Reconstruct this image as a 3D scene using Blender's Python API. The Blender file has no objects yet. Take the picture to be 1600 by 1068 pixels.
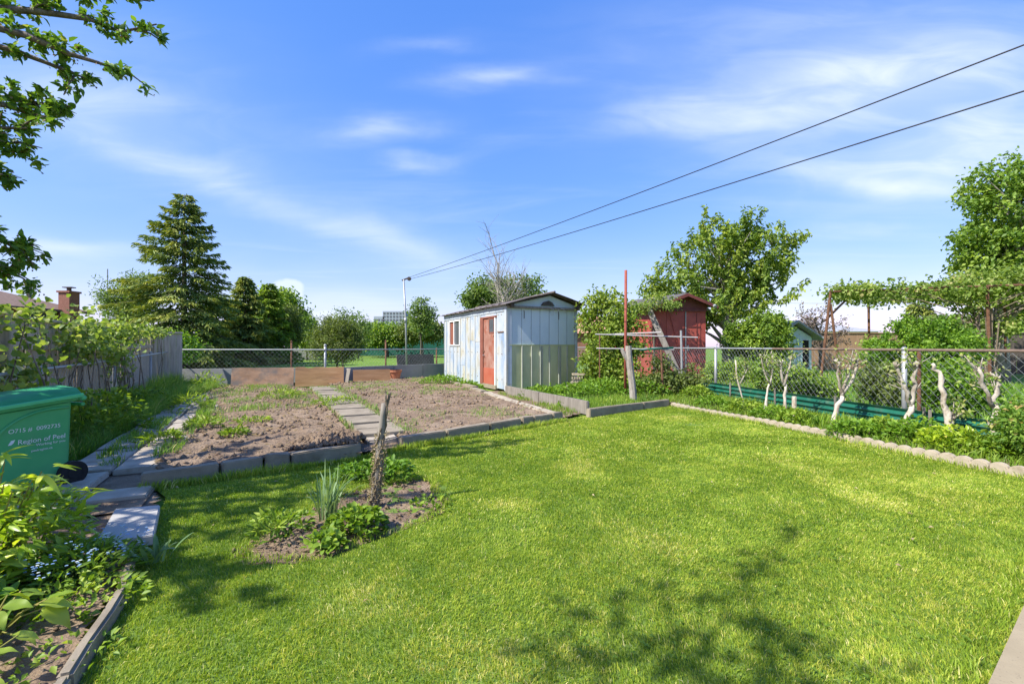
import bpy, bmesh, math, random
import numpy as np
from mathutils import Vector, Matrix

# ------------------------------------------------------------------ camera, sky, sun, exposure
SC = bpy.context.scene
COL = SC.collection
FPX, CX, HY, CAMH = 711.1, 800.0, 541.0, 1.3       # focal length in photo pixels, horizon row, eye height
cam_d = bpy.data.cameras.new('camera')
cam = bpy.data.objects.new('camera', cam_d)
COL.objects.link(cam)
cam_d.sensor_width = 36.0
cam_d.lens = 16.0
cam_d.clip_start = 0.05
cam_d.clip_end = 3000
cam_d.shift_y = (HY - 534.0) / 1600.0
cam.location = (0, 0, CAMH)
cam.rotation_euler = (math.radians(90), 0, 0)
SC.camera = cam

SUN_EL = math.radians(47)
SUN_AZ = math.radians(238.5)          # clockwise from +Y : behind the camera, to the left
sun_dir = Vector((math.sin(SUN_AZ) * math.cos(SUN_EL), math.cos(SUN_AZ) * math.cos(SUN_EL), math.sin(SUN_EL)))
sl = bpy.data.lights.new('sun', 'SUN')
sl.energy = 2.95
sl.angle = math.radians(0.53)
sl.color = (1.0, 0.95, 0.86)
so = bpy.data.objects.new('sun', sl)
COL.objects.link(so)
so.rotation_euler = sun_dir.to_track_quat('Z', 'Y').to_euler()
so.location = (-30, -20, 40)

world = bpy.data.worlds.new('World')
SC.world = world
world.use_nodes = True
def build_world():
    nt = world.node_tree
    N, L = nt.nodes, nt.links
    N.clear()
    def n(t, **k):
        x = N.new(t)
        for a, b in k.items(): setattr(x, a, b)
        return x
    def math_(op, a, b=None, c=None):
        x = n('ShaderNodeMath', operation=op)
        for i, v in enumerate((a, b, c)):
            if v is None: continue
            if isinstance(v, (int, float)): x.inputs[i].default_value = v
            else: L.new(v, x.inputs[i])
        return x.outputs[0]
    out = n('ShaderNodeOutputWorld')
    bg = n('ShaderNodeBackground')
    bg.inputs[1].default_value = 0.15
    L.new(bg.outputs[0], out.inputs[0])
    sky = n('ShaderNodeTexSky', sky_type='NISHITA', sun_disc=False)
    sky.sun_elevation = SUN_EL
    sky.sun_rotation = SUN_AZ
    sky.altitude = 150
    sky.air_density = 1.0
    sky.dust_density = 0.6
    sky.ozone_density = 2.5
    hs = n('ShaderNodeHueSaturation')
    hs.inputs['Hue'].default_value = 0.5
    hs.inputs['Saturation'].default_value = 1.22
    hs.inputs['Value'].default_value = 1.0
    L.new(sky.outputs[0], hs.inputs['Color'])
    sp = n('ShaderNodeSeparateColor'); L.new(hs.outputs[0], sp.inputs[0])
    cb = n('ShaderNodeCombineColor')
    for i, (pw, k) in enumerate(((.88, .56), (.66, .68), (.34, 1.60))):
        L.new(math_('MULTIPLY', math_('POWER', sp.outputs[i], pw), k), cb.inputs[i])
    tc = n('ShaderNodeTexCoord')
    sep = n('ShaderNodeSeparateXYZ')
    L.new(tc.outputs['Generated'], sep.inputs[0])
    X, Y, Z = sep.outputs
    # thin cirrus everywhere: noise on a high flat layer
    zc = math_('MAXIMUM', Z, 0.06)
    comb = n('ShaderNodeCombineXYZ')
    L.new(math_('DIVIDE', X, zc), comb.inputs[0])
    L.new(math_('DIVIDE', Y, zc), comb.inputs[1])
    mp = n('ShaderNodeMapping')
    mp.inputs['Rotation'].default_value = (0, 0, math.radians(24))
    mp.inputs['Scale'].default_value = (0.35, 1.1, 1)
    L.new(comb.outputs[0], mp.inputs[0])
    nz = n('ShaderNodeTexNoise')
    nz.inputs['Scale'].default_value = 1.1
    nz.inputs['Detail'].default_value = 6
    nz.inputs['Roughness'].default_value = 0.55
    nz.inputs['Distortion'].default_value = 0.9
    L.new(mp.outputs[0], nz.inputs['Vector'])
    mr = n('ShaderNodeMapRange', interpolation_type='SMOOTHSTEP')
    mr.inputs[1].default_value = 0.50; mr.inputs[2].default_value = 0.80
    mr.inputs[3].default_value = 0.0; mr.inputs[4].default_value = 0.16
    L.new(nz.outputs['Fac'], mr.inputs[0])
    total = mr.outputs[0]
    # streaks and puffs over the garden, by direction
    front = math_('GREATER_THAN', Y, 0.05)
    yc = math_('MAXIMUM', Y, 0.05)
    U = math_('DIVIDE', X, yc)
    V = math_('DIVIDE', Z, yc)
    c2 = n('ShaderNodeCombineXYZ'); L.new(U, c2.inputs[0]); L.new(V, c2.inputs[1])
    nw = n('ShaderNodeTexNoise'); nw.inputs['Scale'].default_value = 5.0; nw.inputs['Detail'].default_value = 5
    nw.inputs['Roughness'].default_value = 0.6
    L.new(c2.outputs[0], nw.inputs['Vector'])
    wob = math_('MULTIPLY_ADD', nw.outputs['Fac'], 0.18, -0.09)
    Uw = math_('ADD', U, wob)
    nw2 = n('ShaderNodeTexNoise'); nw2.inputs['Scale'].default_value = 7.0; nw2.inputs['Detail'].default_value = 6
    mp2 = n('ShaderNodeMapping'); mp2.inputs['Scale'].default_value = (0.6, 2.4, 1); mp2.inputs['Rotation'].default_value = (0, 0, 0.15)
    mp2.inputs['Location'].default_value = (3.1, 1.7, 0)
    L.new(c2.outputs[0], mp2.inputs[0]); L.new(mp2.outputs[0], nw2.inputs['Vector'])
    Vw = math_('ADD', V, math_('MULTIPLY_ADD', nw2.outputs['Fac'], 0.07, -0.035))
    mp3 = n('ShaderNodeMapping'); mp3.inputs['Scale'].default_value = (1.3, 5.0, 1); mp3.inputs['Rotation'].default_value = (0, 0, 0.2)
    L.new(c2.outputs[0], mp3.inputs[0])
    nf = n('ShaderNodeTexNoise'); nf.inputs['Scale'].default_value = 2.6; nf.inputs['Detail'].default_value = 5; nf.inputs['Roughness'].default_value = .5; nf.inputs['Distortion'].default_value = .8
    L.new(mp3.outputs[0], nf.inputs['Vector'])
    grain = n('ShaderNodeMapRange', interpolation_type='SMOOTHSTEP'); grain.inputs[1].default_value = 0.32; grain.inputs[2].default_value = 0.72
    L.new(nf.outputs['Fac'], grain.inputs[0])
    wisps = [(770, 123, 75, 15, 2, .62), (585, 205, 75, 17, 4, .58), (648, 256, 45, 12, -8, .42), (330, 280, 300, 22, -21, .34),
             (620, 380, 130, 26, -18, .30), (105, 390, 120, 15, -4, .55), (1090, 185, 110, 30, 2, .55), (1260, 160, 130, 40, 14, .38),
             (1450, 110, 150, 60, 10, .50), (1520, 230, 170, 45, 12, .62), (1400, 285, 140, 20, -6, .48), (1352, 360, 60, 11, 2, .42),
             (660, 70, 60, 12, 6, .25), (130, 150, 110, 30, -12, .25), (1250, 440, 130, 26, 0, .35), (520, 480, 130, 18, 4, .3),
             (1470, 190, 280, 140, 8, .36), (1180, 70, 260, 90, 8, .24), (250, 240, 340, 75, -20, .22), (140, 110, 220, 90, -10, .2), (800, 470, 900, 60, 0, .22)]
    for (px, py, sx, sy, ang, st) in wisps:
        u0, v0 = (px - CX) / FPX, (HY - py) / FPX
        ca, sa = math.cos(math.radians(ang)), math.sin(math.radians(ang))
        du = math_('SUBTRACT', Uw, u0); dv = math_('SUBTRACT', Vw, v0)
        a = math_('MULTIPLY_ADD', du, ca, math_('MULTIPLY', dv, sa))
        b = math_('MULTIPLY_ADD', du, -sa, math_('MULTIPLY', dv, ca))
        a2 = math_('POWER', math_('MULTIPLY', a, FPX / sx), 2.0)
        b2 = math_('POWER', math_('MULTIPLY', b, FPX / sy), 2.0)
        g = math_('EXPONENT', math_('MULTIPLY', math_('ADD', a2, b2), -0.8))
        g = math_('MULTIPLY', math_('MULTIPLY', g, st * .8), math_('MULTIPLY_ADD', grain.outputs[0], 0.6, 0.6))
        total = math_('ADD', total, math_('MULTIPLY', g, front))
    # low cumulus at the horizon
    nc = n('ShaderNodeTexNoise'); nc.inputs['Scale'].default_value = 16.0; nc.inputs['Detail'].default_value = 5
    L.new(c2.outputs[0], nc.inputs['Vector'])
    cw = math_('MULTIPLY_ADD', nc.outputs['Fac'], 1.5, -0.75)
    for (px, py, sx, sy) in [(447, 456, 36, 24), (490, 500, 70, 20), (415, 500, 70, 40), (1235, 478, 50, 20), (560, 520, 80, 14)]:
        u0, v0 = (px - CX) / FPX, (HY - py) / FPX
        a2 = math_('POWER', math_('MULTIPLY', math_('SUBTRACT', U, u0), FPX / sx), 2.0)
        b2 = math_('POWER', math_('MULTIPLY', math_('SUBTRACT', V, v0), FPX / sy), 2.0)
        d = math_('SUBTRACT', math_('SUBTRACT', 1.0, math_('ADD', a2, b2)), cw)
        k = n('ShaderNodeMapRange', interpolation_type='SMOOTHSTEP')
        k.inputs[1].default_value = 0.0; k.inputs[2].default_value = 0.5; k.inputs[4].default_value = 0.75
        L.new(d, k.inputs[0])
        total = math_('MAXIMUM', total, math_('MULTIPLY', k.outputs[0], front))
    fac = math_('MINIMUM', total, 0.9)
    mix = n('ShaderNodeMixRGB')
    L.new(fac, mix.inputs[0])
    L.new(cb.outputs[0], mix.inputs[1])
    mix.inputs[2].default_value = (2.25, 2.5, 2.85, 1)
    L.new(mix.outputs[0], bg.inputs[0])
build_world()

vs = SC.view_settings
vs.view_transform = 'Standard'
vs.look = 'None'
vs.exposure = 1.5
vs.gamma = 1.0
vs.use_curve_mapping = False
world.cycles.sampling_method = 'NONE'
SC.cycles.max_bounces = 6
SC.cycles.diffuse_bounces = 4
SC.cycles.transmission_bounces = 4
SC.cycles.transparent_max_bounces = 8
SC.cycles.use_denoising = True

# ------------------------------------------------------------------ helpers
rng = np.random.default_rng(7)
random.seed(7)
def G(px, py, z=0.0):
    Y = FPX * (CAMH - z) / (py - HY)
    return Vector(((px - CX) / FPX * Y, Y, z))
def A(px, py, Y):
    return Vector(((px - CX) / FPX * Y, Y, CAMH - (py - HY) / FPX * Y))
def nrm(a):
    return a / np.maximum(np.linalg.norm(a, axis=-1, keepdims=True), 1e-9)

def _hash(i, j, k, seed):
    h = (i * 374761393 + j * 668265263 + k * 2147483647 + seed * 1274126177) & 0xffffffff
    h = ((h ^ (h >> 13)) * 1274126177) & 0xffffffff
    return ((h ^ (h >> 16)) & 0xffff) / 65535.0
def vnoise(p, scale, seed=0):
    p = np.asarray(p, float) * scale
    i = np.floor(p).astype(np.int64); f = p - i
    f = f * f * (3 - 2 * f)
    r = 0
    for dx in (0, 1):
        for dy in (0, 1):
            for dz in (0, 1):
                w = (f[:, 0] if dx else 1 - f[:, 0]) * (f[:, 1] if dy else 1 - f[:, 1]) * (f[:, 2] if dz else 1 - f[:, 2])
                r = r + w * _hash(i[:, 0] + dx, i[:, 1] + dy, i[:, 2] + dz, seed)
    return r
def fbm(p, scale, seed=0, oct=4):
    a, s, r = 1.0, scale, 0
    t = 0
    for o in range(oct):
        r = r + a * vnoise(p, s, seed + o); t += a; a *= .5; s *= 2.03
    return r / t

def inside(pts, poly):
    x, y = pts[:, 0], pts[:, 1]
    c = np.zeros(len(pts), bool)
    n = len(poly)
    for i in range(n):
        x0, y0 = poly[i][:2]; x1, y1 = poly[(i + 1) % n][:2]
        if y0 == y1: continue
        t = ((y0 > y) != (y1 > y)) & (x < (x1 - x0) * (y - y0) / (y1 - y0) + x0)
        c ^= t
    return c
def sample_poly(poly, n, r=rng):
    a = np.array([p[:2] for p in poly]); lo, hi = a.min(0), a.max(0)
    out = []
    tot = 0
    while tot < n:
        q = lo + r.random((n * 2, 2)) * (hi - lo)
        q = q[inside(q, poly)]
        out.append(q); tot += len(q)
    return np.concatenate(out)[:n]
def poly_area(poly):
    a = np.array([p[:2] for p in poly]); x, y = a[:, 0], a[:, 1]
    return abs(np.dot(x, np.roll(y, -1)) - np.dot(y, np.roll(x, -1))) / 2

def mesh_np(name, V, T, tint=None):
    """V (n,3), T (m,3) triangles"""
    me = bpy.data.meshes.new(name)
    V = np.asarray(V, np.float32); T = np.asarray(T, np.int32)
    me.vertices.add(len(V)); me.vertices.foreach_set('co', V.ravel())
    me.loops.add(T.size); me.loops.foreach_set('vertex_index', T.ravel())
    me.polygons.add(len(T))
    me.polygons.foreach_set('loop_start', np.arange(0, T.size, 3, dtype=np.int32))
    me.polygons.foreach_set('loop_total', np.full(len(T), 3, np.int32))
    if tint is not None:
        at = me.attributes.new('tint', 'FLOAT', 'POINT')
        at.data.foreach_set('value', np.asarray(tint, np.float32))
    me.update(calc_edges=True)
    return me

class MB:
    def __init__(s): s.v = []; s.f = []; s.smooth = False
    def add(s, verts, faces):
        b = len(s.v)
        s.v.extend([tuple(v) for v in verts])
        s.f.extend([tuple(i + b for i in f) for f in faces])
        return s
    def box(s, c, d, R=None, bev=0.0, taper=None):
        if bev > 0:
            bm = bmesh.new(); bmesh.ops.create_cube(bm, size=1)
            for v in bm.verts: v.co = Vector((v.co.x * d[0], v.co.y * d[1], v.co.z * d[2]))
            bmesh.ops.bevel(bm, geom=bm.edges[:], offset=min(bev, min(d) * .45), segments=1, affect='EDGES')
            vv = [v.co.copy() for v in bm.verts]
            ff = [[v.index for v in f.verts] for f in bm.faces]
            bm.free()
        else:
            x, y, z = d[0] / 2, d[1] / 2, d[2] / 2
            vv = [Vector(p) for p in ((-x, -y, -z), (x, -y, -z), (x, y, -z), (-x, y, -z), (-x, -y, z), (x, -y, z), (x, y, z), (-x, y, z))]
            ff = [(0, 3, 2, 1), (4, 5, 6, 7), (0, 1, 5, 4), (1, 2, 6, 5), (2, 3, 7, 6), (3, 0, 4, 7)]
        if R is not None: vv = [R @ v for v in vv]
        c = Vector(c)
        return s.add([v + c for v in vv], ff)
    def bar(s, p0, p1, w, h, roll=0.0, bev=0.0):
        p0, p1 = Vector(p0), Vector(p1)
        d = p1 - p0
        R = d.to_track_quat('X', 'Z').to_matrix() @ Matrix.Rotation(roll, 3, 'X')
        return s.box((p0 + p1) / 2, (d.length, w, h), R, bev)
    def tube(s, pts, rad, n=7, cap=True):
        pts = [Vector(p) for p in pts]
        if not hasattr(rad, '__len__'): rad = [rad] * len(pts)
        rings = []; ref = None
        for i, p in enumerate(pts):
            t = (pts[min(i + 1, len(pts) - 1)] - pts[max(i - 1, 0)])
            if t.length < 1e-9: t = Vector((0, 0, 1))
            t.normalize()
            if ref is None:
                ref = t.orthogonal().normalized()
            ref = (ref - t * ref.dot(t))
            ref = ref.normalized() if ref.length > 1e-6 else t.orthogonal().normalized()
            b = t.cross(ref)
            rings.append([p + (ref * math.cos(2 * math.pi * k / n) + b * math.sin(2 * math.pi * k / n)) * rad[i] for k in range(n)])
        vv = [v for r in rings for v in r]
        ff = []
        for i in range(len(pts) - 1):
            for k in range(n):
                a, b_ = i * n + k, i * n + (k + 1) % n
                ff.append((a, b_, b_ + n, a + n))
        if cap:
            ff.append(tuple(range(n - 1, -1, -1)))
            ff.append(tuple((len(pts) - 1) * n + k for k in range(n)))
        return s.add(vv, ff)
    def prism(s, poly, axis0, axis1, ext, origin=(0, 0, 0)):
        """polygon in (axis0, axis1) plane extruded along ext vector"""
        a0, a1, e, o = Vector(axis0), Vector(axis1), Vector(ext), Vector(origin)
        n = len(poly)
        b = [o + a0 * p[0] + a1 * p[1] for p in poly]
        vv = b + [v + e for v in b]
        ff = [tuple(range(n - 1, -1, -1)), tuple(range(n, 2 * n))]
        for k in range(n):
            ff.append((k, (k + 1) % n, (k + 1) % n + n, k + n))
        return s.add(vv, ff)
    def mesh(s, name, off=(0, 0, 0)):
        me = bpy.data.meshes.new(name)
        o = Vector(off)
        me.from_pydata([Vector(v) - o for v in s.v], [], s.f)
        me.update()
        return me

def root_of(o):
    while o.parent: o = o.parent
    return o
def obj(name, geo, mat, parent=None, local=False, smooth=False, kind=None):
    """geo: MB, Mesh or (V,T,tint). World coordinates unless local."""
    off = Vector((0, 0, 0))
    if parent is not None and not local: off = root_of(parent).location.copy()
    if isinstance(geo, MB): me = geo.mesh(name, off)
    elif isinstance(geo, tuple): me = mesh_np(name, np.asarray(geo[0]) - np.array(off), geo[1], geo[2] if len(geo) > 2 else None)
    else: me = geo
    if mat is not None and not me.materials: me.materials.append(mat)
    if smooth: me.polygons.foreach_set('use_smooth', [True] * len(me.polygons))
    o = bpy.data.objects.new(name, me)
    COL.objects.link(o)
    if parent is not None: o.parent = parent
    if kind: o['kind'] = kind
    return o
def tag(o, label, cat, group=None, kind=None):
    o['label'] = label; o['category'] = cat
    if group: o['group'] = group
    if kind: o['kind'] = kind
    return o
def thing(name, label, cat, loc=(0, 0, 0), rz=0.0, group=None):
    o = bpy.data.objects.new(name, None)
    o.empty_display_size = 0.1
    COL.objects.link(o)
    o.location = loc; o.rotation_euler = (0, 0, rz)
    return tag(o, label, cat, group)
def structure(name, geo, mat, label=None):
    o = obj(name, geo, mat); o['kind'] = 'structure'
    if label: o['label'] = label
    return o

# ------------------------------------------------------------------ materials
def new_mat(name):
    m = bpy.data.materials.new(name); m.use_nodes = True
    nt = m.node_tree; nt.nodes.clear()
    out = nt.nodes.new('ShaderNodeOutputMaterial')
    return m, nt, nt.nodes, nt.links, out
def ramp(N, stops):
    r = N.new('ShaderNodeValToRGB')
    e = r.color_ramp.elements
    while len(e) < len(stops): e.new(0.5)
    for i, (p, c) in enumerate(stops):
        e[i].position = p; e[i].color = (*c, 1)
    return r
def surf(name, stops, scale=3.0, detail=6, rough=0.85, bump=0.2, bscale=40, stretch=(1, 1, 1), metallic=0.0, spec=0.3,
         stain=None, stain_scale=1.2, stain_range=(.5, .7), dist=0.02, nrough=.6, speck=None, spscale=120):
    m, nt, N, L, out = new_mat(name)
    b = N.new('ShaderNodeBsdfPrincipled')
    b.inputs['Roughness'].default_value = rough
    b.inputs['Metallic'].default_value = metallic
    b.inputs['Specular IOR Level'].default_value = spec
    L.new(b.outputs[0], out.inputs[0])
    tc = N.new('ShaderNodeTexCoord')
    oi = N.new('ShaderNodeObjectInfo')
    ad = N.new('ShaderNodeVectorMath'); ad.operation = 'ADD'
    sc_ = N.new('ShaderNodeVectorMath'); sc_.operation = 'SCALE'; sc_.inputs[3].default_value = 37.0
    cx = N.new('ShaderNodeCombineXYZ')
    for i in range(3): L.new(oi.outputs['Random'], cx.inputs[i])
    L.new(cx.outputs[0], sc_.inputs[0])
    L.new(tc.outputs['Object'], ad.inputs[0]); L.new(sc_.outputs[0], ad.inputs[1])
    mp = N.new('ShaderNodeMapping'); mp.inputs['Scale'].default_value = stretch
    L.new(ad.outputs[0], mp.inputs[0])
    nz = N.new('ShaderNodeTexNoise')
    nz.inputs['Scale'].default_value = scale; nz.inputs['Detail'].default_value = detail; nz.inputs['Roughness'].default_value = nrough
    L.new(mp.outputs[0], nz.inputs['Vector'])
    r = ramp(N, stops)
    L.new(nz.outputs['Fac'], r.inputs[0])
    col = r.outputs[0]
    def over(col, c2, sc2, lo, hi, vec):
        n2 = N.new('ShaderNodeTexNoise'); n2.inputs['Scale'].default_value = sc2; n2.inputs['Detail'].default_value = 5
        n2.inputs['Roughness'].default_value = .65
        L.new(vec, n2.inputs['Vector'])
        k = N.new('ShaderNodeMapRange'); k.inputs[1].default_value = lo; k.inputs[2].default_value = hi
        L.new(n2.outputs['Fac'], k.inputs[0])
        x = N.new('ShaderNodeMixRGB'); L.new(k.outputs[0], x.inputs[0]); L.new(col, x.inputs[1])
        x.inputs[2].default_value = (*c2, 1)
        return x.outputs[0]
    if stain: col = over(col, stain, stain_scale, stain_range[0], stain_range[1], mp.outputs[0])
    if speck: col = over(col, speck, spscale, .6, .68, ad.outputs[0])
    L.new(col, b.inputs['Base Color'])
    if bump:
        n3 = N.new('ShaderNodeTexNoise'); n3.inputs['Scale'].default_value = bscale; n3.inputs['Detail'].default_value = 6
        L.new(mp.outputs[0], n3.inputs['Vector'])
        bp = N.new('ShaderNodeBump'); bp.inputs['Strength'].default_value = bump; bp.inputs['Distance'].default_value = dist
        L.new(n3.outputs['Fac'], bp.inputs['Height']); L.new(bp.outputs[0], b.inputs['Normal'])
    return m
def leafmat(name, stops, trans=0.35, rough=0.5, spec=0.35, patch=None):
    m, nt, N, L, out = new_mat(name)
    at = N.new('ShaderNodeAttribute'); at.attribute_name = 'tint'
    r = ramp(N, stops)
    val = at.outputs['Fac']
    if patch:      # broad patches of different growth
        tc = N.new('ShaderNodeTexCoord')
        nz = N.new('ShaderNodeTexNoise'); nz.inputs['Scale'].default_value = patch[0]; nz.inputs['Detail'].default_value = 4
        L.new(tc.outputs['Object'], nz.inputs['Vector'])
        k = N.new('ShaderNodeMath'); k.operation = 'MULTIPLY_ADD'; k.inputs[1].default_value = patch[1]; k.inputs[2].default_value = -patch[1] / 2
        L.new(nz.outputs['Fac'], k.inputs[0])
        s = N.new('ShaderNodeMath'); s.operation = 'ADD'; L.new(k.outputs[0], s.inputs[0]); L.new(val, s.inputs[1])
        val = s.outputs[0]
    L.new(val, r.inputs[0])
    b = N.new('ShaderNodeBsdfPrincipled')
    b.inputs['Roughness'].default_value = rough; b.inputs['Specular IOR Level'].default_value = spec
    L.new(r.outputs[0], b.inputs['Base Color'])
    t = N.new('ShaderNodeBsdfTranslucent')
    g = N.new('ShaderNodeMixRGB'); g.blend_type = 'MULTIPLY'; g.inputs[0].default_value = 1
    L.new(r.outputs[0], g.inputs[1]); g.inputs[2].default_value = (1.5, 1.5, 0.6, 1)
    L.new(g.outputs[0], t.inputs[0])
    mx = N.new('ShaderNodeMixShader'); mx.inputs[0].default_value = trans
    L.new(b.outputs[0], mx.inputs[1]); L.new(t.outputs[0], mx.inputs[2]); L.new(mx.outputs[0], out.inputs[0])
    return m

M = {}
M['grass'] = leafmat('lawn_grass', [(0, (0.090, 0.168, 0.014)), (.35, (0.216, 0.326, 0.028)), (.65, (0.358, 0.444, 0.049)), (.88, (0.614, 0.573, 0.112)), (1, (0.750, 0.672, 0.297))], .3, .55, .25, patch=(2.5, .25))
M['weed'] = leafmat('weed_leaf', [(0, (0.063, 0.132, 0.011)), (.5, (0.180, 0.297, 0.026)), (1, (0.422, 0.508, 0.071))], .35)
M['tallgrass'] = leafmat('tall_grass', [(0, (0.070, 0.164, 0.022)), (.5, (0.179, 0.328, 0.044)), (.85, (0.337, 0.454, 0.086)), (1, (0.676, 0.563, 0.242))], .35)
M['spruce'] = leafmat('spruce_needles', [(0, (0.059, 0.114, 0.033)), (.5, (0.159, 0.242, 0.056)), (1, (0.470, 0.463, 0.082))], .12, .6)
M['cherry'] = leafmat('cherry_leaf', [(0, (0.068, 0.132, 0.019)), (.5, (0.168, 0.261, 0.032)), (1, (0.383, 0.447, 0.074))], .38)
M['maple'] = leafmat('broad_leaf', [(0, (0.072, 0.147, 0.022)), (.5, (0.169, 0.282, 0.035)), (1, (0.362, 0.460, 0.072))], .35)
M['dark'] = leafmat('dark_leaf', [(0, (0.064, 0.136, 0.020)), (.5, (0.165, 0.270, 0.030)), (1, (0.366, 0.484, 0.050))], .25)
M['pale'] = leafmat('pale_leaf', [(0, (0.069, 0.127, 0.034)), (.5, (0.149, 0.230, 0.057)), (1, (0.276, 0.368, 0.115))], .4)
M['olive'] = leafmat('olive_leaf', [(0, (0.063, 0.095, 0.023)), (.5, (0.140, 0.189, 0.044)), (1, (0.253, 0.304, 0.089))], .35)
M['vine'] = leafmat('vine_leaf', [(0, (0.087, 0.151, 0.024)), (.45, (0.199, 0.292, 0.053)), (.8, (0.362, 0.443, 0.117)), (1, (0.490, 0.443, 0.199))], .42)
M['hedge'] = leafmat('hedge_leaf', [(0, (0.059, 0.136, 0.013)), (.5, (0.141, 0.272, 0.023)), (1, (0.284, 0.424, 0.038))], .35)
M['apple'] = leafmat('apple_leaf', [(0, (0.053, 0.120, 0.019)), (.5, (0.117, 0.227, 0.029)), (.9, (0.284, 0.408, 0.059)), (1, (0.473, 0.344, 0.137))], .38)
M['peony'] = leafmat('peony_leaf', [(0, (0.130, 0.230, 0.017)), (.5, (0.316, 0.452, 0.033)), (.9, (0.641, 0.698, 0.073)), (1, (0.641, 0.570, 0.098))], .38, .35, .5)
M['daff'] = leafmat('daffodil_leaf', [(0, (0.105, 0.194, 0.075)), (1, (0.284, 0.404, 0.194))], .25, .4)
M['blue'] = leafmat('blue_petal', [(0, (.18, .32, .75)), (.7, (.42, .58, .9)), (1, (.8, .85, .95))], .3)
M['bud'] = leafmat('dry_bud', [(0, (.12, .08, .09)), (1, (.25, .2, .14))], .1)
M['flower'] = leafmat('fading_blossom', [(0, (.12, .08, .05)), (1, (.3, .22, .13))], .2)
M['straw'] = leafmat('dry_straw', [(0, (.2, .15, .07)), (1, (.45, .36, .2))], .2)

M['lawn_soil'] = surf('lawn_thatch', [(.3, (0.073, 0.139, 0.016)), (.7, (0.156, 0.230, 0.041))], 9, bump=.5, bscale=60)
M['field'] = surf('field_grass', [(.25, (.075, .15, .014)), (.5, (.12, .215, .02)), (.75, (.18, .26, .035))], .5, rough=.95, bump=.6, bscale=9, dist=.05, speck=(.22, .26, .06), spscale=7)
M['soil'] = surf('tilled_soil', [(.25, (0.144, 0.103, 0.068)), (.5, (0.242, 0.174, 0.117)), (.75, (0.328, 0.249, 0.176))], 2.2, rough=.97, bump=.9, bscale=35, dist=.03, spec=.1,
                 stain=(0.135, 0.094, 0.068), stain_scale=2.6, stain_range=(.48, .68), speck=(0.367, 0.292, 0.207), spscale=60)
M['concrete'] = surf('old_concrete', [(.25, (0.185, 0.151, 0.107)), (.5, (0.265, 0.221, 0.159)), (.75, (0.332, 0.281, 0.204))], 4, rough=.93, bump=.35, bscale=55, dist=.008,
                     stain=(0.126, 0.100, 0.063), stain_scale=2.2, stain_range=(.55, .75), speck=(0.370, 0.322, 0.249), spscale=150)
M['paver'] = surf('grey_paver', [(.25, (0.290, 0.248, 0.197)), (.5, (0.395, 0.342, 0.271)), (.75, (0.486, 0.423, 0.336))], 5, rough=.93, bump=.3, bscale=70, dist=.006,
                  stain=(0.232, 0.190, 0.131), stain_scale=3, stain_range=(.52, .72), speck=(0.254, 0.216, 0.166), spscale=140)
M['newpaver'] = surf('pale_paver', [(.3, (0.353, 0.336, 0.313)), (.7, (0.438, 0.417, 0.382))], 4, rough=.9, bump=.15, bscale=90, dist=.004, speck=(0.282, 0.269, 0.250), spscale=160)
M['scallop'] = surf('pale_cast_concrete', [(.25, (0.309, 0.264, 0.189)), (.5, (0.397, 0.339, 0.251)), (.75, (0.455, 0.395, 0.300))], 6, rough=.92, bump=.35, bscale=70, dist=.006,
                    stain=(0.221, 0.181, 0.116), stain_scale=3.5, stain_range=(.55, .72))
M['patio'] = surf('patio_concrete', [(.3, (0.260, 0.210, 0.133)), (.7, (0.347, 0.285, 0.183))], 3, rough=.92, bump=.25, bscale=80, dist=.005, speck=(0.217, 0.178, 0.117), spscale=90)
M['wallgrey'] = surf('grey_low_wall', [(.3, (.2, .2, .2)), (.7, (.3, .3, .29))], 1.5, rough=.9, bump=.15, bscale=30)
M['weathered'] = surf('weathered_board', [(.25, (0.271, 0.228, 0.179)), (.5, (0.447, 0.382, 0.309)), (.75, (0.596, 0.517, 0.423))], 3, stretch=(6, 6, .5), rough=.92, bump=.4, bscale=14, dist=.01)
M['greywood'] = surf('grey_timber', [(.25, (0.136, 0.120, 0.100)), (.5, (0.224, 0.200, 0.168)), (.75, (0.304, 0.280, 0.240))], 3, stretch=(5, 5, .6), rough=.92, bump=.4, bscale=16, dist=.01)
M['brownboard'] = surf('brown_fence_board', [(.3, (.27, .165, .095)), (.7, (.4, .26, .155))], 3, stretch=(6, 6, .4), rough=.85, bump=.2)
M['ply1'] = surf('stained_plywood', [(.25, (.16, .1, .065)), (.5, (.3, .19, .125)), (.75, (.4, .28, .2))], 2.2, stretch=(1, 1, 1.6), rough=.88, bump=.25, bscale=25,
                 stain=(.15, .13, .12), stain_scale=2.4, stain_range=(.48, .68))
M['ply2'] = surf('orange_plywood', [(.25, (.3, .16, .075)), (.5, (.42, .235, .115)), (.75, (.5, .3, .16))], 2.5, stretch=(.5, .5, 4), rough=.85, bump=.2, bscale=20,
                 stain=(.24, .14, .08), stain_scale=2, stain_range=(.55, .72))
M['ply4'] = surf('dark_plywood', [(.25, (.12, .085, .065)), (.5, (.19, .14, .11)), (.75, (.27, .2, .16))], 2.5, rough=.88, bump=.25, bscale=20)
M['galv'] = surf('galvanised_steel', [(.3, (0.297, 0.309, 0.315)), (.7, (0.381, 0.387, 0.393))], 9, rough=.5, bump=.1, metallic=.35, spec=.5)
M['rust'] = surf('rusty_steel', [(.25, (0.065, 0.034, 0.022)), (.5, (0.144, 0.071, 0.040)), (.75, (0.209, 0.118, 0.070))], 9, rough=.85, bump=.4, bscale=60, dist=.004)
M['rustrail'] = surf('rusty_rail', [(.3, (.12, .085, .065)), (.7, (.24, .17, .13))], 12, rough=.8, bump=.3, bscale=60, dist=.004)
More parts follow.
